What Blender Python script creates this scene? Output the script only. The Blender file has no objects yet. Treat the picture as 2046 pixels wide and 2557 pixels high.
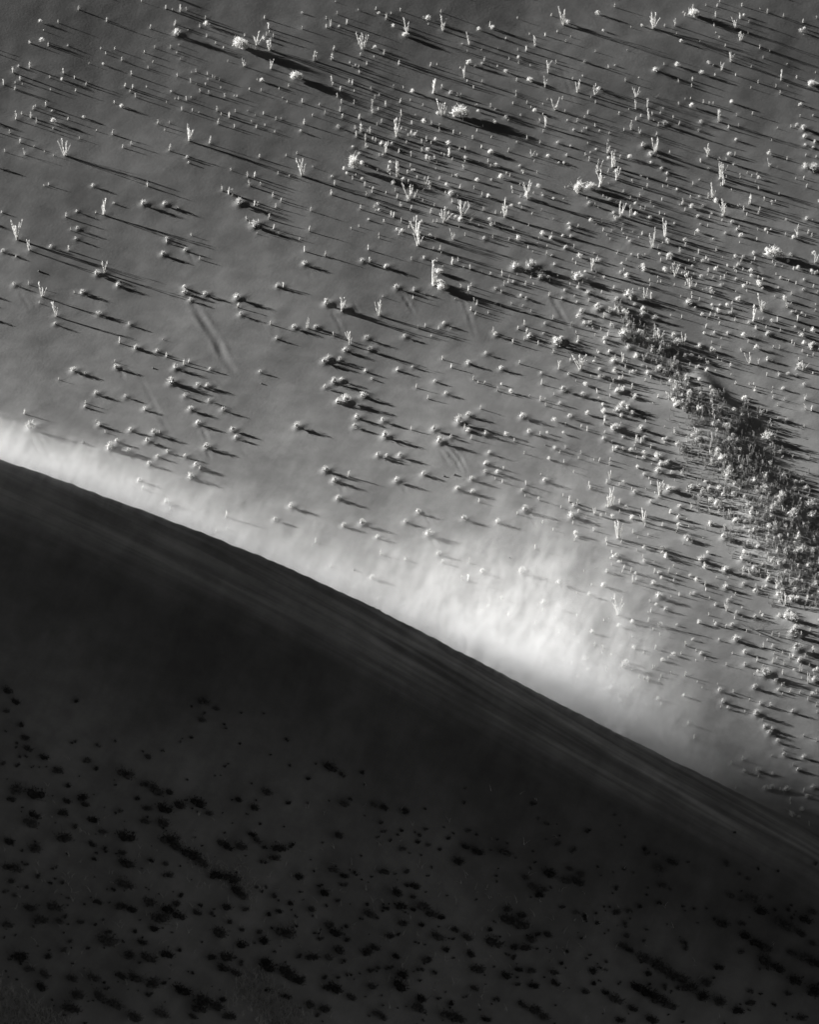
import bpy, math, random, re
import numpy as np
from mathutils import Vector

random.seed(7)
RNG = np.random.default_rng(7)
S = bpy.context.scene
C = S.collection
R = math.radians

# ------------------------------------------------------------------ camera
PW, PH = 2046.0, 2557.0
PITCH = R(32.0)
FOC = 15341.0                                   # focal length in photo pixels
T0 = 280.0                                      # metres to the middle of the crest
FWD = np.array([0, math.cos(PITCH), -math.sin(PITCH)])
UPV = np.array([0, math.sin(PITCH), math.cos(PITCH)])
CAM = -T0 * (FWD + UPV * (PH / 2 - 1590) / FOC)
cam_d = bpy.data.cameras.new('camera')
cam = bpy.data.objects.new('camera', cam_d)
C.objects.link(cam)
cam.location = CAM
cam.rotation_euler = (math.pi / 2 - PITCH, 0, 0)
cam_d.sensor_fit = 'VERTICAL'
cam_d.sensor_height = 24.0
cam_d.lens = 24.0 * FOC / PH
cam_d.clip_start = 1.0
cam_d.clip_end = 6000.0
cam_d.dof.use_dof = True
cam_d.dof.focus_distance = 306.0
cam_d.dof.aperture_fstop = 0.4
S.camera = cam

# ------------------------------------------------------------------ sky, sun, exposure
SUN_EL = R(13.0)
AZ = R(-25.0)                                   # heading in which the light travels
LIGHT = np.array([math.cos(AZ) * math.cos(SUN_EL), math.sin(AZ) * math.cos(SUN_EL), -math.sin(SUN_EL)])
w = bpy.data.worlds.new('World')
S.world = w
w.use_nodes = True
nt = w.node_tree
sky = nt.nodes.new('ShaderNodeTexSky')
sky.sky_type = 'NISHITA'
sky.sun_disc = False
sky.dust_density = 0.2
sky.sun_elevation = SUN_EL
sky.sun_rotation = math.atan2(-LIGHT[0], -LIGHT[1])
sep = nt.nodes.new('ShaderNodeSeparateColor')   # a monochrome picture through a red filter: the blue of the sky goes dark
nt.links.new(sky.outputs[0], sep.inputs[0])
bg = nt.nodes['Background']
nt.links.new(sep.outputs['Red'], bg.inputs['Color'])
bg.inputs['Strength'].default_value = 0.0118
sun_d = bpy.data.lights.new('sun', 'SUN')
sun_d.energy = 5.0
sun_d.angle = R(0.5)
sun_d.color = (1.0, 0.993, 0.98)
sun = bpy.data.objects.new('sun', sun_d)
C.objects.link(sun)
sun.rotation_euler = Vector(LIGHT).to_track_quat('-Z', 'Y').to_euler()
S.view_settings.view_transform = 'Standard'
S.view_settings.look = 'None'
S.view_settings.gamma = 1.0
S.view_settings.exposure = 1.50
S.view_settings.use_curve_mapping = False
S.render.engine = 'CYCLES'
S.cycles.use_denoising = True
S.cycles.max_bounces = 6
S.cycles.transparent_max_bounces = 12

# ------------------------------------------------------------------ helpers
def tag(o, label=None, cat=None, group=None, kind=None):
    if label: o['label'] = label
    if cat: o['category'] = cat
    if group: o['group'] = group
    if kind: o['kind'] = kind
    return o

def make_mesh(name, V, F, mat=None, smooth=False):
    m = bpy.data.meshes.new(name)
    m.from_pydata([tuple(v) for v in V], [], [tuple(f) for f in F])
    if smooth:
        m.polygons.foreach_set('use_smooth', [True] * len(m.polygons))
    if mat: m.materials.append(mat)
    m.update()
    return m

def link(name, mesh, parent=None):
    o = bpy.data.objects.new(name, mesh)
    C.objects.link(o)
    if parent is not None: o.parent = parent
    return o

# ------------------------------------------------------------------ materials
def new_mat(name):
    m = bpy.data.materials.new(name)
    m.use_nodes = True
    n = m.node_tree
    return m, n, n.nodes['Principled BSDF']

def leaf_mat(name, lo, hi, trans=0.35, scale=9.0):
    m, n, p = new_mat(name)
    n.nodes.remove(p)
    tc = n.nodes.new('ShaderNodeTexCoord')
    no = n.nodes.new('ShaderNodeTexNoise'); no.inputs['Scale'].default_value = scale
    n.links.new(tc.outputs['Object'], no.inputs['Vector'])
    oi = n.nodes.new('ShaderNodeObjectInfo')
    ad = n.nodes.new('ShaderNodeMath'); ad.operation = 'MULTIPLY_ADD'
    ad.inputs[1].default_value = 0.45
    n.links.new(oi.outputs['Random'], ad.inputs[0]); 
    sb = n.nodes.new('ShaderNodeMath'); sb.operation = 'SUBTRACT'; sb.inputs[1].default_value = 0.22
    n.links.new(no.outputs[0], sb.inputs[0]); n.links.new(sb.outputs[0], ad.inputs[2])
    cr = n.nodes.new('ShaderNodeValToRGB')
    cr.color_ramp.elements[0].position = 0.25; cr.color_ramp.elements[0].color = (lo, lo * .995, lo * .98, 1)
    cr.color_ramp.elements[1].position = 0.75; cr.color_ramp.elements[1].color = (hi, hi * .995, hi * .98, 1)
    n.links.new(ad.outputs[0], cr.inputs[0])
    d = n.nodes.new('ShaderNodeBsdfDiffuse'); t = n.nodes.new('ShaderNodeBsdfTranslucent')
    mx = n.nodes.new('ShaderNodeMixShader'); mx.inputs[0].default_value = trans
    n.links.new(cr.outputs[0], d.inputs[0]); n.links.new(cr.outputs[0], t.inputs[0])
    n.links.new(d.outputs[0], mx.inputs[1]); n.links.new(t.outputs[0], mx.inputs[2])
    n.links.new(mx.outputs[0], n.nodes['Material Output'].inputs['Surface'])
    return m

M_GRASS = leaf_mat('pale_grass', 0.74, 0.86, 0.45)
M_REED = leaf_mat('pale_reed', 0.76, 0.87, 0.45)
M_CUSHION = leaf_mat('grey_shrub', 0.66, 0.86, 0.12)
M_WHITE = leaf_mat('white_bush', 0.78, 0.85, 0.45)
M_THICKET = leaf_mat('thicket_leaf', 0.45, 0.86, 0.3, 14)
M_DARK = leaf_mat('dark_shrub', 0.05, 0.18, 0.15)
M_TWIG = leaf_mat('twig', 0.14, 0.24, 0.0)
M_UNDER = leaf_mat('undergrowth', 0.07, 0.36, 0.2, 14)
M_DRY = leaf_mat('dry_grass', 0.72, 0.85, 0.3)
M_DEAD = leaf_mat('dead_wood', 0.10, 0.18, 0.0)
M_STONE = leaf_mat('stone', 0.12, 0.2, 0.0)

# ------------------------------------------------------------------ the lie of the land
# in plan the crest runs gently towards the camera as it goes to the right
CREST = [(-60,1127),(0,1149),(100,1181),(250,1235),(300,1251),(350,1270),(450,1309),(550,1349),(650,1390),(750,1433),(850,1476),(950,1523),(1050,1573),(1186,1645),(1350,1733),(1400,1758),(1450,1785),(1600,1858),(1700,1905),(1800,1955),(1946,2032),(2046,2082),(2120,2120)]

def ray_dir(px, py):
    px = np.asarray(px, float); py = np.asarray(py, float)
    u = (px - PW / 2) / FOC; v = (PH / 2 - py) / FOC
    return np.stack([u, FWD[1] + UPV[1] * v, FWD[2] + UPV[2] * v], -1)

_c = np.array(CREST, float)
_d = ray_dir(_c[:, 0], _c[:, 1])
def yc(x):
    xi = np.clip(x, -32, 32)
    return -0.2 * x - 0.0025 * xi * xi
_t = np.full(len(_c), T0)
for _ in range(30):
    _t = (yc(CAM[0] + _t * _d[:, 0]) - CAM[1]) / _d[:, 1]
_cx = CAM[0] + _t * _d[:, 0]
_cz = CAM[2] + _t * _d[:, 2]
_pc = np.polyfit(_cx, _cz, 7)
_dc = np.polyder(_pc)
X0, X1 = _cx.min(), _cx.max()

def ease(a, span):                               # linear near 0, levels off over the span
    return span * np.tanh(a / span)

def zc(x):
    xi = np.clip(x, X0, X1)
    z = np.polyval(_pc, xi)
    z = z + np.where(x < X0, np.polyval(_dc, X0) * ease(x - X0, 14.0), 0)
    z = z + np.where(x > X1, np.polyval(_dc, X1) * ease(x - X1, 14.0), 0)
    return z

def B0(x, y):                                    # the floor of the far valley, rising ever more steeply away from the camera
    yi = np.clip(y, -12, 75)
    yp = np.maximum(yi, 0)
    z = 0.05 * yi + 0.11 * yp ** 3 / (3 * 55.0 ** 2) - 0.035 * np.clip(x, -40, 40) * (yp / 55.0) ** 2
    z = z + np.where(y > 75, 0.25 * ease(y - 75, 30.0), 0)
    z = z + np.where(y < -12, 0.05 * (y + 12), 0)
    return z
_xr = np.interp(2046, _c[:, 0], _cx)
ZB = zc(np.array([_xr]))[0] - 0.45 - B0(_xr, yc(_xr))

_ang = RNG.uniform(0, 2 * np.pi, 40)
_lam = np.concatenate([RNG.uniform(7, 16, 12), RNG.uniform(2.5, 6, 14), RNG.uniform(1.0, 2.2, 14)])
_ph = RNG.uniform(0, 2 * np.pi, 40)
def waves(x, y):
    z = np.zeros_like(x)
    for a, l, p in zip(_ang, _lam, _ph):
        k = 2 * np.pi / l
        amp = 0.0011 * l if l > 6 else (0.0006 * l if l > 2.4 else 0.0006 * l)
        z = z + amp * np.sin(k * (x * np.cos(a) + y * np.sin(a)) + p)
    return z

_gs = np.linspace(0, 400, 8001)
def _profile():
    g = 0.50 + 0.16 / (1 + np.exp(-(_gs - 3.0) / 0.7)) - 0.40 / (1 + np.exp(-(_gs - 9.0) / 1.6))
    g = np.where(_gs > 60, 0.02 + (g - 0.02) * np.exp(-(_gs - 60) / 25), g)
    return np.concatenate([[0], np.cumsum(0.5 * (g[1:] + g[:-1]) * np.diff(_gs))])
_gp = _profile()

def seg_dist(x, y, P):                           # distance to a polyline and how far along it (0-1)
    best = np.full(x.shape, 1e9); at = np.zeros(x.shape)
    n = len(P) - 1
    for i in range(n):
        ax, ay = P[i]; bx, by = P[i + 1]
        dx, dy = bx - ax, by - ay
        t = np.clip(((x - ax) * dx + (y - ay) * dy) / (dx * dx + dy * dy + 1e-9), 0, 1)
        d = np.hypot(x - ax - t * dx, y - ay - t * dy)
        m = d < best
        best = np.where(m, d, best); at = np.where(m, (i + t) / n, at)
    return best, at

MOUNDS = []                                      # world polylines of the raised sand under the thicket
def serration(x):                                # small notches where the crest has slumped
    return 0.016 * (np.sin(x * 5.1 + 1.7 * np.sin(x * 1.3)) + .7 * np.sin(x * 9.7 + 2.1 * np.sin(x * 2.1))) * (0.4 + 0.6 * (np.sin(x * .7) > 0)) + 0.015 * np.sin(x * 1.9 + np.sin(x * .6))
def H0(x, y):
    x = np.asarray(x, float); y = np.asarray(y, float)
    d = y - yc(x)
    zcr = zc(x) + serration(x) * np.exp(-np.abs(d) / 0.7)
    b = ZB + B0(x, y) + waves(x, y)
    # far side of the crest: falls steeply to the valley floor
    dp = np.maximum(d, 0)
    f = np.clip((x - X0) / (X1 - X0), 0, 1)
    q = 0.22 + 0.8 * f ** 3
    u = (zcr - 0.95 * dp - b) / q
    back = b + q * np.where(u > 30, u, np.log1p(np.exp(np.minimum(u, 30))))
    zcr = np.maximum(zcr, ZB + B0(x, yc(x)) + 0.25)
    back = back + (zcr - (b + q * np.log1p(np.exp(np.minimum((zcr - b) / q, 30))))) * np.exp(-dp / 0.5) * (np.abs(u) < 30)
    # near side: rolls over the crest, steep slip face, then a long apron
    f = np.clip((x - X0) / (X1 - X0), 0, 1)
    wr = 0.25 + 4.2 * f ** 2.2
    df = np.maximum(-d, 0)
    deff = np.where(df < wr, df * df / (2 * wr), df - wr / 2)
    front = zcr - np.interp(deff, _gs, _gp) + 0.55 * waves(x * 0.8 + 40, y * 0.8) * np.clip(df / 3, 0, 1)
    crest_par = x * 0.93 - y * 0.37
    front = front + 0.012 * np.clip(df / 0.5, 0, 1) * np.exp(-df / 6) * (np.sin(df * 6.3 + 1.3 * np.sin(crest_par * .21)) + np.sin(df * 3.1 + 2 + 1.7 * np.sin(crest_par * .13 + 1)))
    z = np.where(d > 0, back, front)
    for P, hh, sg in MOUNDS:
        q, a = seg_dist(x, y, P)
        z = z + np.where(d > 1.0, (hh[0] + (hh[1] - hh[0]) * a) * np.exp(-(q / sg) ** 2) * (0.85 + 0.2 * np.sin(x * 1.3 + 1.2 * np.sin(y * .8)) * np.sin(y * 1.1 + x * .6)), 0)
    return z

def cast(px, py, t0=225.0, t1=420.0, n=420):     # where a line of sight meets the sand
    px = np.atleast_1d(np.asarray(px, float)); py = np.atleast_1d(np.asarray(py, float))
    D = ray_dir(px, py)
    ts = np.linspace(t0, t1, n)
    lo = np.full(px.shape, t0); hi = np.full(px.shape, t1); done = np.zeros(px.shape, bool)
    prev = np.full(px.shape, t0)
    for t in ts[1:]:
        P = CAM + D * t
        hit = (P[:, 2] < H0(P[:, 0], P[:, 1])) & ~done
        lo[hit] = prev[hit]; hi[hit] = t
        done |= hit
        prev[:] = t
    for _ in range(14):
        m = (lo + hi) / 2
        P = CAM + D * m[:, None]
        below = P[:, 2] < H0(P[:, 0], P[:, 1])
        hi = np.where(below, m, hi); lo = np.where(below, lo, m)
    P = CAM + D * hi[:, None]
    return P, hi, done

_m1, _, _ = cast([1715, 1770, 1840, 1910, 1990, 2090], [1010, 1075, 1185, 1290, 1410, 1550])
_m2, _, _ = cast([1545, 1600], [748, 762])
_m3, _, _ = cast([1550, 1650], [842, 872])
_m4, _, _ = cast([1745, 1790, 1850], [945, 1005, 1060])
MOUNDS += [(_m1[:, :2], (.30, .36), 1.7), (_m2[:, :2], (.10, .04), 0.5), (_m3[:, :2], (.14, .06), 0.7), (_m4[:, :2], (.16, .34), 0.7)]
# ---- plants read off the place: x, y of the foot and height (letters: kind) ----
CROPS = {}
CROPS['A'] = (0, 0, 2.464, """870,12,12 482,60,32 655,135,35 1018,55,28 1060,65,15 1108,72,50 1148,65,25 1262,115,22 1076,150,30 923,178,32 1087,218,45k 1228,168,25
1155,188,10 1272,228,22 1626,115,28 1652,175,42 1640,222,32 1682,230,28 415,285,12k 952,298,20 1048,298,25 1100,280,12 1088,328,18 1108,370,12 748,375,28 912,422,20
182,420,48 112,412,14k 80,450,45 390,455,45 808,462,30 1090,470,25 1206,445,25 1178,448,10 1172,510,32 1205,522,10 1276,460,22 1308,480,22 1322,486,22 1348,496,18
1278,492,12 20,522,40 122,495,35 92,515,15 90,555,30 305,480,15 200,492,12 530,525,28 768,540,35 815,545,30 800,570,20 835,600,30 1052,568,14k 1098,612,20 1148,618,32
1175,605,12 1230,568,25 1284,582,30 1382,600,30 1440,595,12 1458,598,15 1608,562,20 1118,680,30 1337,685,40 1446,690,25 1410,725,40 1525,685,10 1620,705,25 1570,712,10
1697,740,28 1340,765,35 1548,755,18 1577,788,25 1630,775,15 1443,785,25 1690,815,15 282,655,42 202,675,32 215,660,15 190,725,45 226,760,40 318,688,14k 325,795,15
96,738,48r 362,762,10 58,822,25 970,765,35 1040,760,18 693,830,42 806,895,32 755,910,25 1042,930,48 488,855,15 122,880,35 208,908,18 28,935,22 270,938,10 328,960,18
150,955,35r 402,960,95r 1165,870,85r 1287,885,42r 1597,975,32 1150,975,20k 1160,1005,12k 1420,1050,15 1710,1075,22 1524,1090,45 1566,1090,42 1538,1145,45 1606,1142,30
1680,1215,38 1367,1175,40 1406,1195,50 1430,1205,48 1468,1260,48k 1564,1265,35 1586,1265,30 1697,1278,35 908,1148,40 268,1145,12 298,1142,22 570,1150,22k 882,1262,35k
1012,1265,32k 1090,1285,15k 640,1325,85r 588,1312,15 698,1255,14k 470,1305,17k 404,1338,38 10,1310,15k 475,1415,25k 432,1420,25 465,1475,20k 1025,1475,20k 1175,1450,15
1518,1355,35 1535,1380,25 1560,1400,45k 1594,1375,30 1655,1350,38 1682,1410,35 1715,1445,22 1580,1440,12 1470,295,60b 1580,280,72r 1660,310,72r 1500,410,42r 1665,425,52r
105,1478,110r""")
CROPS['B'] = (700, 0, 2.464, """340,12,10 588,62,25 480,65,12k 682,85,15 655,120,40 350,90,22 284,118,22 284,172,30 135,82,12k 135,180,25 310,165,40r 410,150,35 362,168,15k
883,120,25 990,78,22 1002,190,78r 780,200,70r 766,225,28b 510,305,85r 480,275,18 330,310,38 210,375,75 318,370,50 492,345,28 640,335,35 730,400,38 925,410,28 428,390,15
445,415,15 482,415,18 532,400,25 488,450,25 465,405,12k 92,488,45b 318,500,42 322,525,25 425,510,30 445,522,38 52,535,25 368,562,35 455,565,15 352,600,30 560,560,30
608,590,18 697,545,30 15,608,12 40,630,18 135,635,35 240,650,22 378,635,28 455,640,28 570,640,35 652,655,42 736,635,35 198,715,15 275,705,30 368,690,38 380,730,38
490,735,38 568,700,50r 605,680,25 622,755,25 745,715,30 738,750,28 810,765,28 932,765,28 145,765,40 5,738,20 125,812,18k 358,790,25k 462,795,32 500,815,70 555,820,42
468,845,40 526,855,40 588,870,25 720,845,95r 805,830,35 775,805,12 872,880,20 905,870,42 892,900,20 980,770,12 980,810,32 1067,825,30 1185,855,25 1248,780,18 1235,745,18
1183,730,15 1125,740,12 688,890,20k 650,945,70r 730,940,28 873,935,28 778,885,25 528,910,38 446,912,18k 485,952,18k 610,960,20 806,965,40 915,1000,40 952,980,30
962,1010,20 1040,960,60 1060,985,20 1103,925,22 1143,925,30 102,950,22 35,962,15 135,1085,100r 200,1030,12 55,1088,15 452,1035,75b 598,1052,15 665,1045,38 722,1090,80r
800,1025,22 812,1052,15k 1130,1040,32 843,1100,30 888,1115,35 902,1135,35 918,1135,25 980,1105,28 788,1130,35 1105,1165,35 318,1092,18k 335,1140,35 315,1200,42 520,1150,35
565,1185,40 533,1210,38 710,1180,32 720,1225,38 798,1230,90r 785,1240,20 740,1268,30 855,1225,18 878,1240,15 1050,1205,35k 1240,1210,40 1058,1250,32 1120,1330,90r
1162,1275,32 1252,1300,35 1327,1315,25 1390,1235,25 5,1245,32 600,1262,20k 588,1300,15 493,1290,35 188,1300,35 684,1330,35 697,1338,40 745,1370,35 800,1300,20 925,1315,40
965,1370,25 1008,1370,75r 1035,1320,25 1175,1360,15 1185,1350,35 545,1358,15k 720,1420,20k 825,1360,30 842,1440,85r 1320,1380,18 1100,1400,15 1440,1412,12 178,1425,42
730,1448,12 120,1475,20 955,1470,35 1065,1475,55r 1312,1465,30 1410,1478,20 1255,1475,25k 1385,1340,95r 1525,1230,90r 1480,1215,22 1488,1285,18 1352,1090,20 1300,1110,12k
1475,1028,18k 1280,1000,25 1225,1000,12 1290,945,25b 1405,935,28 1550,965,38r 1582,960,18 1645,965,15k 1520,860,30 1600,885,28 1455,878,12 1710,885,20k 1390,730,25k
1405,745,12 1480,712,12k 1600,755,30 1635,785,60r 1620,815,20 1695,680,70r 1645,615,12 1520,640,25 1545,665,18 1618,645,12 1295,660,28 1325,675,10k 1433,640,15 1453,570,20
1453,595,25 1110,715,60b 1000,715,85r 995,545,28 945,575,80r 1048,580,25k 1090,590,25 1108,600,25 1095,625,12 1135,480,60r 1150,505,20 1243,515,30 1242,395,15k 1258,375,25
1456,500,22 1535,500,25b 1632,540,60r 1650,450,70r 1468,392,22 1540,408,18 1290,165,38 1300,180,12 1387,248,25 1535,215,15 1570,285,65r 1462,312,18 1514,315,38 1340,305,12
1240,310,10 1165,275,60r 1120,275,12k 1705,200,18""")
CROPS['C'] = (1346, 0, 2.464, """468,45,28 155,155,85r 113,200,22 165,258,18 350,320,15 545,312,8 285,385,18k 430,418,22 470,405,10k 720,440,30k 772,400,15 708,175,85r 775,165,22
840,160,45r 890,80,15 950,100,45b 950,45,22 1030,35,12 1090,105,40 1115,15,15 1100,42,22 1252,38,22 1240,115,38 1212,175,55r 1295,140,18 1245,250,50r 1290,210,15
1112,235,15 1410,80,28 1510,105,25 1628,140,25 1712,115,20 1632,215,8 1362,300,30 1425,318,20 1384,358,20 1185,380,60r 1125,435,42r 1075,405,12k 1310,415,15 1530,398,10k
1495,495,55r 1535,530,8 1680,530,35b 1715,525,15b 1488,580,28 270,472,15 535,500,22 862,505,22 240,570,65r 345,585,60r 600,600,55r 598,672,50r 672,660,45r 680,740,65r
720,600,22x 322,602,10 105,685,75r 162,688,15 302,702,30 495,705,22 555,675,12 628,720,25 700,710,30 750,700,18 600,742,28 710,745,15 237,750,25 176,745,12k 348,778,22
295,795,15 280,795,12 215,805,15k 265,815,12 375,810,15 435,825,18 525,805,20 570,800,50r 620,825,40r 738,775,25 775,770,30k 865,770,28 902,612,12 865,645,25 768,668,10k
725,835,30 1000,760,25k 985,808,15k 1110,750,70r 1220,715,20 1170,795,32 1232,778,22 1470,792,12 1215,868,20k 1610,720,20 1690,715,12k 1435,865,10 1045,965,70r 995,990,20
1080,975,20 1155,985,15 1422,1025,42r 1530,985,25 1470,1038,12 1285,1070,20 1312,1090,22 1650,1155,28 640,905,30k 655,905,25 720,940,80r 425,945,55r 460,1030,80r
365,1060,75r 380,1150,95r 480,1110,75r 118,885,15k 195,905,15k 302,885,12 430,870,18 352,925,15k 318,942,12 472,935,12 505,960,10 690,960,30k 735,965,15 690,1005,18k
755,1045,22k 790,1075,20k 50,965,15k 170,960,15k 125,1005,12k 310,990,30 430,1050,10 575,1115,15 242,1190,75b 320,1160,35b 25,1210,15k 522,1185,25 430,1135,10 640,1165,15
625,1210,30 437,1235,20k 308,1260,25k 297,1225,12 565,1225,20 610,1230,15 850,1172,18k 950,1140,30 990,1110,10k 1045,1045,18k 1115,1108,15k 1140,1140,70r 1125,1095,90r
1070,1225,80r 1045,1220,40 990,1215,15k 1300,1255,75r 885,1260,42 900,1300,30 690,1255,30 655,1290,25 628,1285,20 710,1275,12 505,1335,85r 565,1335,65r 1145,1330,85r
1010,1275,20k 1065,1320,15k 980,1340,20k 1265,1300,40 1360,1295,10 460,1315,18k 475,1355,22k 685,1350,25k 745,1320,25 775,1325,15 680,1385,15 835,1380,15k 995,1385,12k
1190,1375,25k 1265,1360,15 1220,1420,20k 1650,1355,25k 1598,1410,35 1430,1420,15k 1595,1460,45r 1660,1440,35 185,1390,25k 190,1415,25k 200,1465,25k 450,1425,15 355,1382,8
520,1385,10 780,1460,90r 710,1478,60r 637,1445,25 580,1430,8 1150,1440,15k 1520,1450,22 420,1450,12 440,1475,12 1075,1475,12k 90,1352,10 1590,780,25k 1555,785,20
1630,800,35k 1640,850,30k 1640,900,20k 1690,915,20k 1700,885,25k 1645,960,20 1710,970,20 1640,1040,40k 1690,1050,50k""")
CROPS['D'] = (0, 600, 2.464, """15,75,25k 98,105,15k 310,48,22k 420,65,38 180,65,60r 238,192,15o 85,282,25k 175,275,30 258,350,70r 240,390,18 505,328,28k 345,470,75r
335,522,22k 595,215,35k 645,205,70r 725,285,30k 605,462,30k 795,525,25k 735,635,45 838,670,30k 965,690,25k 1023,720,40 1000,612,10 1130,770,40 1160,755,30 1290,800,20k
1075,795,38k 705,750,20 715,790,30k 450,810,32k 520,830,22k 940,788,12o 360,860,15 1050,885,45k 1215,900,28k 1275,905,30k 1135,965,25k 1285,995,25k 1370,1050,28k
1170,1050,32k 590,950,28k 770,970,25k 525,1005,25 520,1030,22k 888,1045,25k 1215,1135,30k 1430,1175,30k 1450,1220,25k 590,1118,15 605,1145,28k 645,1185,18 800,1175,28k
945,1195,35k 980,1190,20 680,1285,50k 718,1245,25k 905,1245,30k 785,1305,28k 1270,1280,35k 1030,1308,25k 970,1340,25k 1140,1335,25k 915,1385,30k 1200,1395,30k
1230,1412,25k 1170,1465,38k 150,1070,35 510,1250,25o 1600,815,20k 1607,882,12o 1000,95,30k 1025,15,20k 1140,68,25k 1230,120,25 1130,300,28k 1135,330,30k 1260,340,30k
1170,375,25k 1455,365,40k 1462,415,35 1480,465,28k 1665,520,28 1700,610,22k 1710,290,30k 455,325,15 470,5,18k 185,1165,55k""")
CROPS['E'] = (700, 600, 2.464, """150,70,38 278,100,40 120,10,20 543,60,40 145,155,30k 505,135,28k 552,135,40 655,170,28k 848,35,80r 808,122,22 885,115,20k 965,130,25 943,55,18
985,65,45 992,82,12 950,280,150b 975,205,30b 995,305,45b 18,290,32 285,400,45k 380,440,80r 395,430,35k 612,465,80r 715,300,30k 825,312,25k 818,360,25 632,350,18 937,348,10
85,545,30k 165,545,60r 220,545,28k 328,590,35 428,645,80r 530,610,28k 550,680,32k 765,600,25k 402,685,30k 848,545,28 893,535,28 975,548,25 930,595,25 1005,522,25k
1050,550,10 1062,150,50 1095,130,28 1170,180,40 1130,170,15k 1000,165,10 1115,295,32 1175,285,28 1155,335,60 1075,365,10 1195,380,30 1210,400,40 1175,435,32 1200,460,30
1282,450,18 1240,200,12 1295,215,25 1368,220,45 1380,280,40 1405,262,25 1435,265,20k 1440,180,50k 1545,175,55k 1505,195,50x 1560,220,45x 1600,240,30k 1650,235,20k
1325,305,20k 1365,325,30 1480,350,20k 1515,365,20k 1512,275,30 1655,345,35 1425,395,20 1495,408,15 1545,440,18 1328,395,20k 1358,408,15 1682,485,32 1503,530,45 1465,550,28
1520,575,40 1630,520,20k 1505,615,30 1535,600,30k 1592,645,35 1683,695,30 1700,650,50k 1310,570,40 1325,590,30k 1435,635,35 1620,580,15k 1265,705,25k 1155,765,28k
1052,785,30 998,735,28 815,785,20k 720,805,25k 525,810,22k 563,858,15k 365,740,25k 270,755,35k 300,735,30k 330,880,40k 375,870,25k 275,910,25k 400,1000,50k 355,1000,30k
510,965,35k 838,910,32 950,875,22k 1020,950,25k 910,978,28 1190,860,30 1218,880,20 1258,890,30 1340,930,35 1235,1040,32 1358,800,28k 1473,762,30 1607,825,20k 1610,888,40
1605,990,35 1635,1020,25 1715,795,50r 1685,955,20 100,1155,40k 470,1100,35k 455,1155,30k 630,1120,32k 645,1215,42k 808,1168,28 945,1172,35k 980,1250,45k 1050,1218,22k
1100,1130,55k 1160,1085,30k 1135,1165,40 1155,1180,30k 1265,1200,30k 1175,1225,30 1490,1095,35k 1530,1190,30k 1600,1200,28 1440,1240,30 1635,1262,12o 1690,1285,22k
1720,1310,20 600,1330,30k 655,1332,20k 735,1335,30k 275,1425,40k 420,1455,42 690,1072,8o""")
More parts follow.
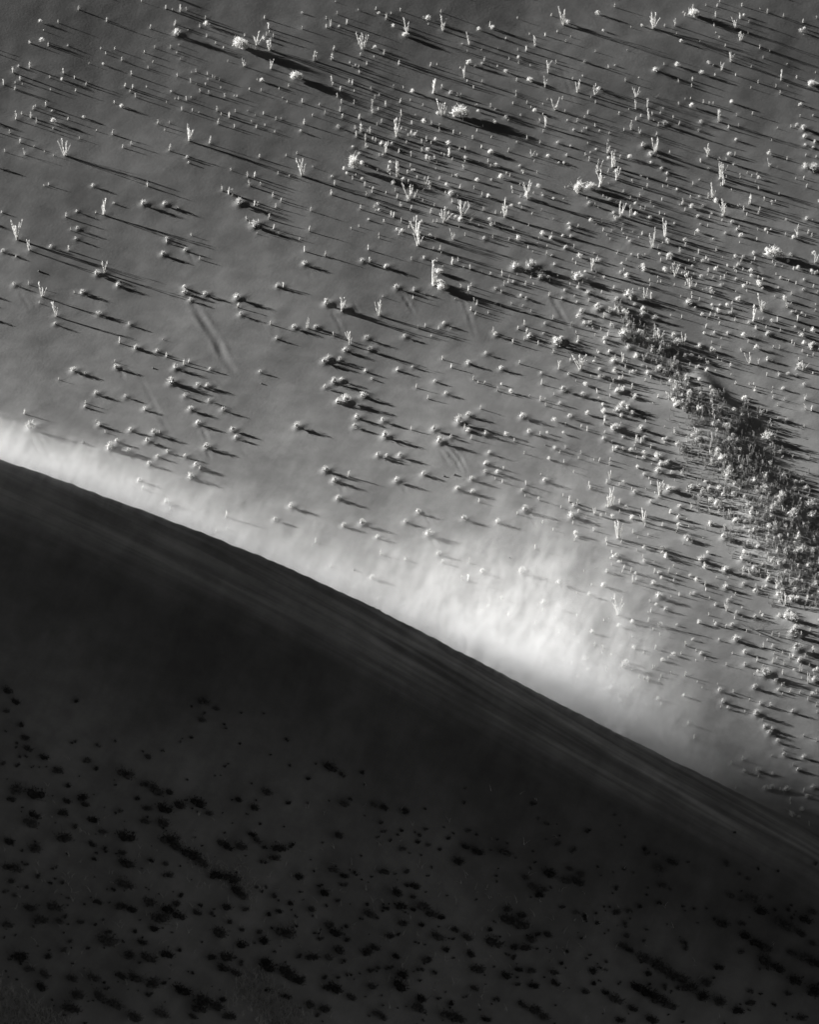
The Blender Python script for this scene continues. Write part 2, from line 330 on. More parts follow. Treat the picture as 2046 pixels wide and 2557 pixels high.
CROPS['F'] = (1346, 600, 2.464, """165,55,25k 220,50,35 50,95,35 80,98,12k 95,155,18k 340,85,12 330,190,85r 355,200,30 375,130,20k 487,75,12 570,95,15k 615,95,15k 655,92,12
565,15,20k 700,50,75r 735,55,35 752,135,30 800,105,28b 820,115,20k 870,165,18k 905,45,40 870,75,35 985,85,35 960,125,25 1030,120,30 925,130,15 1095,55,15 618,175,22
655,190,15k 505,205,20k 545,215,18k 117,228,20 60,240,20k 240,245,50k 270,265,25 300,245,18 462,305,35 686,285,25 840,225,60r 932,295,75r 945,165,15k 1045,195,28
1000,230,20k 1075,235,22 1145,235,30 900,205,15k 955,215,15 1120,285,20k 1060,305,18k 1035,305,20 1080,330,18 1065,355,15 1215,245,18k 1230,160,25k 1260,110,20k 1325,90,25k
1310,145,15 1445,100,55b 1458,160,22 1500,165,10 1550,95,20k 1705,140,50r 1540,255,15 1635,250,18k 1380,300,15k 1475,298,15k 1558,335,25 1630,310,18k 1718,325,15
1215,320,12 1455,350,15 1240,370,32 160,315,20k 62,345,35 145,365,20k 300,335,30k 325,335,28x 220,350,15 235,385,15k 310,375,25 265,445,28k 90,485,28 360,430,45k 405,480,45
440,450,40k 480,370,25k 550,350,45k 590,405,20k 655,360,60r 692,360,45 640,470,35k 525,450,30k 500,400,15 540,490,25k 715,490,30k 925,395,35k 990,375,25 965,420,15k
1070,430,15 1115,405,15k 1190,450,40 1175,460,20k 1055,465,28 1088,470,25 1110,482,12k 1325,500,80r 1380,440,95r 1380,490,20 1470,500,35 1595,500,50 1525,410,40r 1210,500,28
1295,512,15k 1340,550,35 1560,450,20k 1585,445,15 1705,400,12 1580,540,15k 1490,565,30 1030,540,32 1085,575,20k 1165,580,20k 1415,585,30k 1300,595,20x 1330,605,15
1600,580,15k 1560,635,28 1575,650,25 203,530,32 45,520,18k 280,520,25k 315,515,22k 330,540,15 385,555,30 425,590,38 450,535,25k 40,580,20k 100,625,30k 140,620,30k 110,660,35
245,610,30 240,630,20k 405,615,25k 90,695,20 360,690,18 435,695,25k 350,730,15 125,800,80r 195,748,30 262,800,100r 520,750,60r 460,755,35k 300,755,20 550,670,30k 600,715,28k
620,720,20 760,735,28 745,680,25 745,610,80r 830,600,35k 895,650,70r 848,640,40k 520,600,60k 620,575,30k 670,630,30k 650,530,20 990,660,30k 1065,635,15 1120,665,15
1445,665,18 1485,670,28 1245,680,15 1300,760,65r 1350,770,35r 1410,740,25k 1440,745,15 1180,780,35 1130,745,12 1630,800,55r 1600,745,30 1625,690,25 1690,650,30k 1590,800,20k
1480,835,18k 1590,835,15k 1635,895,20k 1505,920,20k 1445,975,30 1515,985,20 1472,1020,22 1640,985,45r 1645,1045,35r 1680,1050,40 1350,1050,28 1405,1060,22 1475,1100,15
1525,1115,20k 1635,1150,15 1430,1240,28 1470,1190,25 15,885,35 15,820,18k 185,830,18k 205,835,12 375,800,20k 375,850,25k 400,850,20k 470,795,18k 535,790,30 515,860,40
580,815,20k 600,815,18 640,775,15k 670,830,35k 690,850,25 740,800,35k 820,780,30 930,775,25 940,720,25k 1000,740,20k 905,880,40k 985,790,25k 150,930,35k 90,958,15
270,960,30k 362,940,32 370,985,28 440,965,22 460,875,28 575,915,38 490,940,35k 525,930,30k 585,980,18k 735,970,28 885,960,20k 1000,950,20k 890,995,20k 395,1020,15
130,1010,20k 40,1020,22 12,990,25 190,1090,25k 490,1055,35k 520,1030,40k 545,1045,35k 575,1075,28k 510,1085,25k 405,1135,60 300,1175,35 10,1200,28 400,1230,28k 405,1188,22
470,1170,45k 500,1165,25 520,1215,15k 660,1120,22 630,1170,35k 650,1225,25k 600,1250,50r 630,1250,40 590,1270,15 690,1280,30 775,1250,15k 790,1225,20k 460,1300,50
480,1285,25k 520,1295,25k 605,1340,20 645,1345,25k 695,1380,12 730,1345,40k 750,1385,30k 790,1385,35k 735,1430,35k 820,1440,25k 650,1450,25k 680,1470,15 165,1280,22
95,1285,15 130,1310,20 260,1315,25 245,1345,20 155,1370,25 340,1355,15 372,1365,30 437,1385,22 40,1262,8 440,1470,50r""")
CROPS['G'] = (0, 1100, 2.464, """855,255,28k 880,305,40 1020,390,35k 1045,425,20 1392,475,45 1395,550,20 1330,560,25 1690,495,28k""")
CROPS['H'] = (700, 1100, 2.464, """335,255,35k 715,255,35k 882,215,28k 1075,212,15o 1010,222,12o 1180,245,30k 1270,150,28k 1285,85,25k 1265,200,25k 1335,205,28k 1325,240,20
1367,260,28 1515,275,35 1490,315,25k 1593,370,28 1630,255,30k 1090,305,28k 1185,325,28k 1222,380,30 355,365,32k 65,415,35k 390,530,28k 505,520,38k 597,602,25k 770,510,30k
850,450,30k 910,590,45k 1130,490,32k 1340,510,32k 1505,435,40k 1460,455,25 215,630,35 620,705,40 770,738,20k 975,705,32k 1000,755,25k 1163,755,38 1412,722,12o 1570,670,35
565,852,28k 455,798,20o 308,780,22 1120,860,38 1155,862,45 1240,815,30k 1490,820,42k 1715,885,28k 600,978,12 1365,980,25k 1280,1025,18 1405,1080,30 1575,1130,25 1620,1010,35k
1615,1055,28 1685,1100,20 1240,1055,18 740,1018,8 1600,1175,12""")
CROPS['I'] = (1346, 1200, 2.464, """45,15,20k 315,55,18 420,20,35 498,30,18 590,80,28k 690,25,30 750,95,85r 735,108,20 800,68,40k 840,65,25k 690,140,25k 865,170,28k 860,238,30k
1085,90,20 1100,160,50k 190,135,50 240,150,40 215,165,25k 430,165,100r 455,160,70r 500,145,40 410,168,15 345,210,50r 498,200,25 243,200,30 200,230,40k 650,260,75r 655,285,30
762,280,28 340,310,30 580,325,30 675,338,15 490,360,105r 510,385,25 415,380,42 420,398,18 605,432,12 640,475,25 650,505,25k 480,475,32k 910,362,32k 945,385,22 760,432,30k
783,468,35 1140,360,38k 1215,335,20 1345,420,30k 1350,450,12 1410,460,25 1000,500,38k 1020,480,25 1250,495,35k 1295,465,15 1150,560,38k 1135,560,20 1255,590,28 1360,565,25
1395,570,20 1400,525,20k 525,545,35 568,565,35 712,570,35 740,578,28k 800,570,38 830,628,35 850,580,12 578,630,45r 600,615,30 420,565,22k 1025,650,32 1150,668,32k
1260,645,25k 1410,625,30k 1400,658,20k 1480,645,22k 1580,680,25k 1500,690,28k 1480,690,22 130,640,32k 310,708,25k 740,725,38k 815,718,12 865,710,28 935,705,28 960,700,18k
450,738,18 490,830,100r 1090,770,20k 1165,745,22k 1160,805,60r 690,810,32 780,800,25k 675,868,35 850,893,15k 705,920,22 1220,825,28k 1335,850,30k 1340,920,60x 1090,892,22k
1150,910,22 1190,900,30k 1110,985,18k 1215,990,42k 1440,1030,25k 1388,1030,40 30,765,38k 25,810,28 90,855,20 400,865,15 125,940,30 10,930,15 575,965,15 250,995,25
345,1015,32 397,1040,35 720,1040,35 645,1062,18 908,1020,40 1000,1075,25k 1155,1140,30 1270,1065,30k 1345,1115,40 1440,1125,45 1515,1135,35 1545,1095,35 1270,1140,25k
1610,1115,35k 1450,1070,22 155,1105,15 205,1130,35 285,1110,32k 305,1170,25k 420,1170,38 525,1155,45k 703,1160,38 905,1205,35 620,1215,30 650,1225,25 675,1240,35
1390,1200,60k 1425,1200,35 1505,1195,38 1610,1180,50r 1460,1240,25k 1660,1250,60r 1700,1240,35k 1620,1220,15 235,1245,15 460,1250,18k 260,1300,20 410,1300,35k 575,1290,38
490,1340,42 215,1345,22 755,1380,28 530,1385,25 660,1388,15 550,1330,20 310,1415,15k 1115,1300,28k 1200,1305,28 1330,1280,30k 1475,1295,20k 1550,1305,35 1500,1320,20
1610,1310,30 1675,1325,35 1710,1300,15 1135,1370,32k 1120,1400,20 1165,1405,22k 1365,1380,25k 1430,1390,38 1660,1355,25 1710,1390,28 1565,1430,28k 1340,1445,40k 1270,1425,15
1715,1430,20 480,1470,40 610,1470,35 1380,1478,15 1520,770,75r 1555,745,40k 1590,740,30k 1480,845,30k 1530,860,50k 1570,870,50k 1560,960,50k 1580,925,40k 1540,810,25k
1650,760,40 1700,770,30 1660,730,25 1440,955,35 1480,965,30 1590,1050,50k 1690,1060,50""")
CROPS['K'] = (1023, 1700, 1.686, """1490,180,18k 1500,200,20k 1515,225,20k 1530,212,18k 1550,260,18k 1575,295,15 1580,318,18k 1660,328,20k 1662,235,14 1715,255,14 1525,318,10
1618,358,15 1640,380,18k 1405,335,22 1357,352,18 1275,385,15 1200,245,20 1178,250,12 1175,185,20 1410,385,15k 1440,395,25x 1470,385,22k 1470,405,10 1530,395,12k 1500,460,22k
1530,458,22k 1560,462,15 1590,465,22k 1660,468,22 1700,455,20k 1675,492,18k 1605,505,18 1605,520,14 1655,550,20k 1592,545,10 1610,570,25k 1640,580,15k 1685,612,25 870,165,22
960,168,22 930,200,14k 1000,210,10 940,240,14k 990,240,14 1055,265,8 1375,455,15""")
# dark shrubs on the shaded face: x, y, width
SHADE = {}
SHADE['J'] = (0, 1700, 1.686, """22,45,45 58,92,42 25,132,32 88,186,28 320,86,28 90,240,40 120,288,38 80,320,20 185,327,38 75,358,25 15,350,28 310,258,25 412,275,25 372,338,35
407,372,28 240,385,50 285,442,28 515,390,65 598,435,40 640,462,65 715,472,40 582,498,28 625,325,35 685,295,18 805,240,20 858,92,45 910,122,32 845,168,35 862,138,15
952,200,14 1112,138,14 1207,250,20 1330,350,14 1385,372,60 1440,398,30 1528,390,25 1300,412,25 1222,357,15 1115,472,50 1008,505,35 1065,535,42 1216,516,28 1295,515,15
1040,562,12 1475,500,20 1440,520,40 1575,525,30 1615,535,40 1605,600,25 1710,555,40 1615,635,22 1690,632,20 1592,658,15 1420,652,42 1360,682,14 1230,695,32 1695,712,32
50,462,65 150,485,75 40,505,35 275,510,40 330,490,50 355,523,38 505,550,30 615,542,40 690,545,60 760,530,60 820,520,60 870,555,35 605,592,40 680,600,55 260,562,50
385,592,50 140,565,45 115,605,60 320,615,32 428,635,35 250,655,70 20,678,50 130,708,60 380,690,35 440,712,30 530,665,70 510,728,38 700,668,75 745,705,60 790,740,70
840,765,60 930,690,50 1005,702,55 960,705,40 1055,645,35 1085,675,35 1165,705,60 1115,705,30 1150,745,45 1108,765,28 520,775,65 395,755,30 635,760,32 700,772,32 700,818,42
230,788,25 160,825,30 25,785,50 72,792,45 110,775,22 50,845,35 115,872,25 25,890,30 65,905,25 525,858,70 475,880,25 260,852,25 210,852,20 905,822,60 960,840,65 985,885,60
1030,910,50 1265,830,45 1400,797,40 1445,825,35 1495,812,28 1615,805,45 1715,805,30 1450,860,32 1360,895,45 1350,865,28 1665,895,55 1715,865,30 1425,928,25 1685,950,50
1315,965,40 1550,942,25 1625,960,30 1545,985,45 1590,998,22 765,905,30 740,940,38 620,935,60 405,932,40 120,962,50 230,955,60 500,950,50 545,968,42 165,1010,60
252,1015,42 278,995,25 340,1020,32 402,1028,20 25,1028,48 700,968,60 745,990,55 670,1010,75 828,980,38 890,980,25 845,948,25 955,955,50 1035,965,32 1155,905,28 1120,868,20
1080,872,20 1220,940,32 1130,985,30 1170,975,35 970,1018,32 1020,1050,30 632,1045,45 570,1058,28 455,1060,30 930,1070,75 1010,1115,55 1100,1100,50 1190,1060,75 1245,1035,22
1095,1060,28 1390,1030,40 1460,1035,25 1400,1065,50 1465,1090,30 1350,1085,25 1695,1028,45 1645,1078,38 1680,1070,22 435,1102,75 295,1098,25 270,1132,30 190,1160,38
65,1170,70 120,1215,40 185,1235,45 290,1248,45 385,1248,50 530,1160,55 620,1175,65 690,1150,60 755,1135,25 595,1105,40 955,1165,70 885,1165,40 1015,1190,30 935,1215,50
985,1235,40 1110,1180,50 1140,1215,70 1190,1235,75 1210,1215,30 1305,1165,55 1265,1160,25 1390,1165,42 1430,1135,55 1450,1185,30 1530,1145,55 1578,1128,42 1665,1160,35
1690,1240,55 1645,1210,30 1595,1210,25 1565,1220,28 1470,1240,25 1425,1250,22 1370,1250,30 500,1240,50 560,1255,60 620,1270,70 690,1275,30 160,1290,50 320,1325,60
400,1325,55 450,1298,28 470,1360,70 290,1380,70 550,1420,60 760,1310,70 830,1345,80 900,1375,70 840,1385,60 935,1345,35 960,1420,60 670,1400,60 805,1415,35 630,1320,30
1400,1300,70 1370,1300,35 1470,1335,38 1310,1370,50 1365,1385,50 1570,1290,45 1665,1285,65 1620,1420,40 1585,1400,40 1340,1410,30 1245,1270,55 1200,1330,40 1125,1310,35""")
SHADE['K'] = (1023, 1700, 1.686, """70,627,22 45,652,25 38,680,28 80,695,25 130,712,20 145,618,12 165,665,25 230,700,35 280,725,50 250,635,25 285,648,15 395,722,55 450,745,10 235,455,14
205,765,50 525,518,25 545,582,20 580,605,22 868,568,18 755,635,28 690,715,28 630,690,32 575,668,12 990,710,28 1005,728,25 895,692,12 1105,765,45 1055,795,40 1175,765,14
1338,772,28 1430,835,25 1395,815,20 1472,792,18 1715,772,25 905,795,20 945,808,12 1060,862,40 875,875,26 1100,880,15 585,815,60 670,795,35 715,818,35 650,845,45 705,852,50
485,830,35 520,870,45 550,880,45 545,905,40 510,790,15 365,822,15 370,845,15 1350,905,35 1395,925,18 1450,925,60 1525,912,20 1480,975,55 1540,965,20 1600,968,25 1695,972,40
1560,1020,60 1610,1045,70 1670,1010,50 1610,1000,20 1640,1070,40 1700,1105,35 15,870,40 15,912,30 50,950,55 15,965,30 100,985,50 135,1000,35 55,1028,32 190,1048,35
235,1082,40 110,1080,55 400,960,40 475,992,40 405,1012,60 470,1035,70 540,1070,30 585,1072,42 520,1090,50 340,1050,30 360,1105,70 430,1120,40 480,1125,50 645,957,28
705,978,28 738,998,32 793,1022,25 840,1052,15 860,975,38 928,972,30 972,952,25 1055,938,25 908,1028,30 915,1075,30 1000,1050,18 990,1095,20 1200,962,22 1155,950,15
1285,1005,20 1315,1032,60 1400,1027,30 1215,1020,10 1155,1105,32 1165,1128,25 1410,1078,50 1455,1105,60 1500,1130,50 895,1120,45 925,1138,35 975,1175,70 1025,1200,70
1080,1225,70 1010,1240,35 1130,1255,70 1080,1290,30 1130,1300,30 1180,1300,70 1220,1330,60 1290,1350,60 1250,1275,50 1300,1208,40 1500,1190,70 1400,1145,30 1540,1215,50
1620,1265,60 1680,1300,80 1600,1320,30 1660,1170,60 1700,1190,60 1610,1150,40 155,1135,35 250,1152,45 80,1178,42 45,1218,32 105,1228,25 280,1222,55 400,1245,50 460,1220,35
510,1222,40 605,1228,38 610,1275,38 455,1280,28 520,1290,40 640,1190,25 665,1140,22 780,1225,45 775,1275,30 825,1315,35 735,1310,38 832,1185,20 870,1345,60 950,1295,60
1000,1320,70 1050,1345,70 1090,1370,60 940,1385,40 445,1165,30 270,1298,38 55,1345,50 30,1375,60 125,1340,25 175,1358,30 235,1330,20 370,1345,32 470,1362,40 510,1390,60
560,1415,50 150,1405,60 200,1425,60 320,1430,40 1430,1360,40 1380,1390,50 1535,1365,22 1440,1310,30 1480,1320,20 885,1435,40 1010,1432,50 1640,1420,40""")
# ------------------------------------------------------------------ where every plant stands
PL = []                                          # kind, px, py, height px
seen = []
for cn, (ox, oy, sc, txt) in CROPS.items():
    for wd in txt.split():
        mm = re.match(r'([\d.]+),([\d.]+),([\d.]+)([a-z]?)$', wd)
        x, y, h, k = ox + float(mm[1]) / sc, oy + float(mm[2]) / sc, float(mm[3]) / sc, mm[4] or 's'
        if any(c2 != cn and abs(x - x2) < 7 and abs(y - y2) < 7 for c2, x2, y2 in seen[-900:]): continue
        seen.append((cn, x, y)); PL.append([k, x, y, h])
px = np.array([p[1] for p in PL]); py = np.array([p[2] for p in PL])
POS, TT, OK = cast(px, py)
for p, P, t, ok in zip(PL, POS, TT, OK):
    p += [P, t]
SH = []
for cn, (ox, oy, sc, txt) in SHADE.items():
    for wd in txt.split():
        x, y, h = [float(v) for v in wd.split(',')]
        SH.append(['d', ox + x / sc, oy + y / sc + 0.22 * h / sc, h / sc])
P_, T_, _ = cast([p[1] for p in SH], [p[2] for p in SH], t0=215)
for p, P, t in zip(SH, P_, T_): p += [P, t]

# ------------------------------------------------------------------ the sand: one sheet from here to the far hills
def axis(a, b, step, far):
    core = np.arange(a, b + step * .5, step)
    out = [step]
    while sum(out) < far: out.append(out[-1] * 1.22)
    o = np.cumsum(out)
    return np.concatenate([(a - o)[::-1], core, b + o])
gx = axis(-25.5, 25.5, 0.085, 900)
gy = axis(-31.0, 68.0, 0.135, 900)
GX, GY = np.meshgrid(gx, gy)
GZ = H0(GX, GY)

def local(cx, cy, r):
    i0, i1 = np.searchsorted(gx, [cx - r, cx + r]); j0, j1 = np.searchsorted(gy, [cy - r, cy + r])
    return slice(j0, j1), slice(i0, i1)

WIND = np.array([0.80, 0.60])                    # sand tails lie to the lee
def hummock(x, y, h, r, tail):
    sl = local(x, y, r * 3 + tail * 2.2)
    dx = GX[sl] - x; dy = GY[sl] - y
    if dx.size == 0: return
    a = dx * WIND[0] + dy * WIND[1]; c = -dx * WIND[1] + dy * WIND[0]
    L = np.where(a > 0, r + tail, r)
    GZ[sl] += h * np.exp(-(a / L) ** 2 - (c / (r * (1 + .3 * np.clip(a / (r + tail), 0, 1)))) ** 2)

for k, x_, y_, h_, P, t in PL:
    m = h_ * t / FOC
    far = 0.45 + 0.55 * min(1, y_ / 750)
    if k == 'k':
        hummock(P[0], P[1], far * min(.13, 0.22 * m), min(.32, 0.32 * m + .08), min(.5, .9 * m))
    elif k == 's':
        hummock(P[0], P[1], far * (0.012 + 0.03 * m), 0.14, 0.25)
    elif k in 'rb':
        hummock(P[0], P[1], far * 0.03, 0.2, 0.3)
for k, x_, y_, h_, P, t in SH:
    m = h_ * t / FOC
    hummock(P[0], P[1], 0.10 * m, 0.45 * m, 0.1)

FUR = [([(478,742),(496,785),(540,850),(565,905),(598,945)],24,.10),([(1000,730),(1018,755),(1035,785)],12,.09),([(840,790),(858,838)],9,.05),([(828,775),(845,815)],8,.04),
 ([(1100,1108),(1140,1150),(1158,1188)],8,.08),([(1112,1100),(1146,1138),(1172,1188)],8,.08),([(1098,1120),(1125,1170)],6,.04),([(72,1085),(92,1120),(112,1158)],10,.08),([(92,1080),(112,1115),(136,1162)],9,.08),
 ([(505,1072),(521,1102)],8,.07),([(273,1120),(300,1168)],9,.05),([(514,1122),(528,1148)],8,.07),([(300,918),(310,948)],6,.06),([(1398,160),(1420,215),(1446,290)],10,.05),
 ([(1170,150),(1195,170),(1218,195)],10,.04),([(1338,160),(1365,218)],8,.05),([(1150,730),(1170,780),(1190,850)],14,.05),([(1372,730),(1400,780),(1438,842)],16,.06),([(1888,655),(1912,712)],9,.06),
 ([(48,728),(78,780)],8,.04),([(1052,1268),(1082,1318)],8,.07),([(1310,1402),(1358,1480)],8,.05),([(1312,1268),(1348,1325)],9,.06),([(468,625),(490,665)],8,.05),([(345,930),(400,1040),(440,1110)],16,.03),
 ([(520,940),(575,1010)],14,.03),([(660,770),(700,860)],20,.02),([(1078,1345),(1092,1372)],5,.05),([(850,1215),(862,1232)],6,.06),([(1005,1212),(1016,1230)],6,.05),([(770,680),(780,692)],6,.05),
 ([(1735,1222),(1768,1245)],12,.06),([(1655,1445),(1685,1470)],8,.06),([(1870,1415),(1890,1435)],8,.05),([(600,1120),(625,1145)],8,.03),([(880,745),(905,800)],7,.03),([(1890,975),(1905,1000)],8,.03)]
for pts, wpx, dep in FUR:
    Q, tq, _ = cast([p[0] for p in pts], [p[1] for p in pts])
    W = max(wpx / 50.0 * 0.62, .15); dep *= .22 * (0.35 + 0.65 * min(1, pts[0][1] / 700))
    mn = Q[:, :2].min(0) - 2; mx = Q[:, :2].max(0) + 2
    i0, i1 = np.searchsorted(gx, [mn[0], mx[0]]); j0, j1 = np.searchsorted(gy, [mn[1], mx[1]])
    sl = (slice(j0, j1), slice(i0, i1))
    q, a = seg_dist(GX[sl], GY[sl], Q[:, :2])
    fade = np.clip(a * 5, 0, 1) * np.clip((1.0 - a) * 2.5 + .05, 0, 1) * (0.8 + 0.3 * np.sin(a * 23 + pts[0][0]))
    GZ[sl] += fade * dep * (-np.exp(-(q / (W * .55)) ** 2) + 0.55 * np.exp(-((q - W * 1.05) / (W * .45)) ** 2))

def ground(x, y):                                # height of the finished sheet
    i = int(np.clip(np.searchsorted(gx, x) - 1, 0, len(gx) - 2)); j = int(np.clip(np.searchsorted(gy, y) - 1, 0, len(gy) - 2))
    u = (x - gx[i]) / (gx[i + 1] - gx[i]); v = (y - gy[j]) / (gy[j + 1] - gy[j])
    return float((GZ[j, i] * (1 - u) + GZ[j, i + 1] * u) * (1 - v) + (GZ[j + 1, i] * (1 - u) + GZ[j + 1, i + 1] * u) * v)

def grid_object(name, X, Y, Z, mat):
    ny, nx = X.shape
    m = bpy.data.meshes.new(name)
    m.vertices.add(nx * ny)
    m.vertices.foreach_set('co', np.stack([X, Y, Z], -1).reshape(-1).astype(np.float32))
    idx = np.arange(nx * ny).reshape(ny, nx)
    q = np.stack([idx[:-1, :-1], idx[:-1, 1:], idx[1:, 1:], idx[1:, :-1]], -1).reshape(-1, 4)
    m.loops.add(q.size); m.loops.foreach_set('vertex_index', q.reshape(-1).astype(np.int32))
    m.polygons.add(len(q)); m.polygons.foreach_set('loop_start', (np.arange(len(q)) * 4).astype(np.int32))
    m.polygons.foreach_set('use_smooth', np.ones(len(q), bool))
    m.update(calc_edges=True)
    m.materials.append(mat)
    return link(name, m)

def sand_material():
    m, n, p = new_mat('sand')
    L = n.links.new
    geo = n.nodes.new('ShaderNodeNewGeometry')
    def noise(scale, detail, vec=None, rough=.55):
        q = n.nodes.new('ShaderNodeTexNoise'); q.inputs['Scale'].default_value = scale; q.inputs['Detail'].default_value = detail; q.inputs['Roughness'].default_value = rough
        L(vec or geo.outputs['Position'], q.inputs['Vector']); return q.outputs[0]
    def math_(op, a, b=None, c=None):
        q = n.nodes.new('ShaderNodeMath'); q.operation = op
        for i, v in enumerate((a, b, c)):
            if v is None: continue
            if isinstance(v, (int, float)): q.inputs[i].default_value = v
            else: L(v, q.inputs[i])
        return q.outputs[0]
    def ramp(v, a, b, lo, hi):
        q = n.nodes.new('ShaderNodeMapRange'); q.interpolation_type = 'SMOOTHSTEP'
        q.inputs[1].default_value = a; q.inputs[2].default_value = b; q.inputs[3].default_value = lo; q.inputs[4].default_value = hi
        L(v, q.inputs[0]); return q.outputs[0]
    sp = n.nodes.new('ShaderNodeSeparateXYZ'); L(geo.outputs['Position'], sp.inputs[0])
    big = ramp(noise(0.13, 3), .3, .7, .85, 1.12)
    mid = ramp(noise(1.1, 4), .3, .7, .90, 1.09)
    fine = ramp(noise(38, 2), .25, .75, .88, 1.12)
    mw = n.nodes.new('ShaderNodeMapping'); mw.vector_type = 'TEXTURE'; mw.inputs['Rotation'].default_value = (0, 0, R(66)); mw.inputs['Scale'].default_value = (7.0, 1.5, 9.0)
    L(geo.outputs['Position'], mw.inputs[0])
    blown = ramp(noise(1.0, 4, mw.outputs[0], .6), .34, .66, .90, 1.11)    # paler drift sand strewn down the wind
    plain = ramp(sp.outputs[1], 12, 56, 1.0, 0.60)                       # dimmer light on the far plain, painted in as a darker tone
    # streaks of heavier, darker grains drawn out along the crest on the near side
    d = math_('MULTIPLY_ADD', sp.outputs[0], 0.2, math_('MULTIPLY_ADD', math_('MULTIPLY', sp.outputs[0], sp.outputs[0]), 0.0025, sp.outputs[1]))          # distance behind (+) / before (-) the crest
    def along(ax, ac, off):                                              # coordinates along and across the crest
        cb = n.nodes.new('ShaderNodeCombineXYZ'); L(math_('MULTIPLY_ADD', sp.outputs[0], ax, off), cb.inputs[0]); L(math_('MULTIPLY_ADD', d, ac, math_('MULTIPLY', sp.outputs[0], ac * .10)), cb.inputs[1]); return cb.outputs[0]
    st = ramp(noise(1.0, 4, along(.10, .8, 3.0), .5), .38, .62, .70, 1.34)
    st2 = ramp(noise(1.0, 4, along(.15, 3.4, 9.0), .5), .36, .64, .72, 1.22)
    shade_belt = math_('SUBTRACT', 1.0, math_('MULTIPLY', ramp(d, -4.2, -1.8, 1, 0), ramp(d, -13.0, -5.0, 0, .52)))  # deeper shade of the steep slip face, painted into the sand colour
    near = math_('MULTIPLY', math_('MULTIPLY', ramp(d, -5.0, -1.2, 0, 1), ramp(sp.outputs[0], -20, 8, .5, 1.0)), ramp(d, -.3, 0.05, 1, 0))
    stm = math_('MULTIPLY_ADD', math_('SUBTRACT', math_('MULTIPLY', st, st2), 1.0), near, 1.0)
    val = math_('MULTIPLY', math_('MULTIPLY', math_('MULTIPLY', big, mid), math_('MULTIPLY', fine, math_('MULTIPLY', math_('MULTIPLY', stm, math_('MULTIPLY', plain, blown)), shade_belt))), math_('MULTIPLY_ADD', ramp(d, -1.2, 0.0, 1, 0), 0.135, 0.25))  # near face painted paler, in place of more sky light on it
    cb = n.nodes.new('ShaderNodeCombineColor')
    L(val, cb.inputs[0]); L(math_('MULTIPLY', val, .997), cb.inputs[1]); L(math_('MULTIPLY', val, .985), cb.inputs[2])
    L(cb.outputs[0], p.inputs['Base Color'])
    p.inputs['Roughness'].default_value = 0.95
    p.inputs['Specular IOR Level'].default_value = 0.08
    bp = n.nodes.new('ShaderNodeBump'); bp.inputs['Strength'].default_value = 0.35; bp.inputs['Distance'].default_value = 0.018
    L(math_('ADD', noise(7, 4), math_('MULTIPLY', noise(45, 2), .25)), bp.inputs['Height'])
    L(bp.outputs[0], p.inputs['Normal'])
    return m
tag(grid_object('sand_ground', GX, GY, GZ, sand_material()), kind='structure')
# ------------------------------------------------------------------ shapes of the plants (height 1, foot at the origin)
def blade(V, F, base, lean, h, wdt, az, n=3, taper=1.0, droop=0.0, face=None):
    """a thin, pointed, three-sided blade that bends as it rises"""
    b0 = len(V)
    bx, by = base
    for i in range(n + 1):
        t = i / n
        cx = bx + math.cos(az) * lean * t ** 1.6
        cy = by + math.sin(az) * lean * t ** 1.6
        z = h * (t - droop * t * t)
        ww = wdt * (1 - taper * t ** 1.4) * .5 + .001
        for j in range(3):
            q = az + j * 2.094 + (face or 0)
            V.append((cx + math.cos(q) * ww, cy + math.sin(q) * ww, z))
    for i in range(n):
        for j in range(3):
            a = b0 + i * 3 + j; b = b0 + i * 3 + (j + 1) % 3
            F.append((a, b, b + 3, a + 3))

def leaf(V, F, p, d, ln, wd, rnd):
    """a small two-triangle leaf with a fold"""
    d = Vector(d).normalized()
    s = d.cross(Vector((rnd.uniform(-1, 1), rnd.uniform(-1, 1), rnd.uniform(-1, 1))))
    if s.length < .05: s = d.cross(Vector((0, 0, 1)) + Vector((.1, .2, 0)))
    s.normalize(); nrm = d.cross(s)
    p = Vector(p); b0 = len(V)
    for q in (p, p + d * ln * .5 + s * wd * .5 + nrm * wd * .2, p + d * ln, p + d * ln * .5 - s * wd * .5 + nrm * wd * .2):
        V.append(tuple(q))
    F.append((b0, b0 + 1, b0 + 2)); F.append((b0, b0 + 2, b0 + 3))

def lump(V, F, c, r, rnd, nu=6, nv=4, rough=.22):
    """a knobbly closed lump of packed twigs"""
    b0 = len(V)
    for j in range(nv + 1):
        th = math.pi * j / nv
        for i in range(nu):
            ph = 2 * math.pi * (i + .5 * (j % 2)) / nu
            k = 1 + rnd.uniform(-rough, rough)
            V.append((c[0] + r[0] * k * math.sin(th) * math.cos(ph), c[1] + r[1] * k * math.sin(th) * math.sin(ph), c[2] + r[2] * k * math.cos(th)))
    for j in range(nv):
        for i in range(nu):
            a = b0 + j * nu + i; b = b0 + j * nu + (i + 1) % nu
            F.append((a, b, b + nu, a + nu))

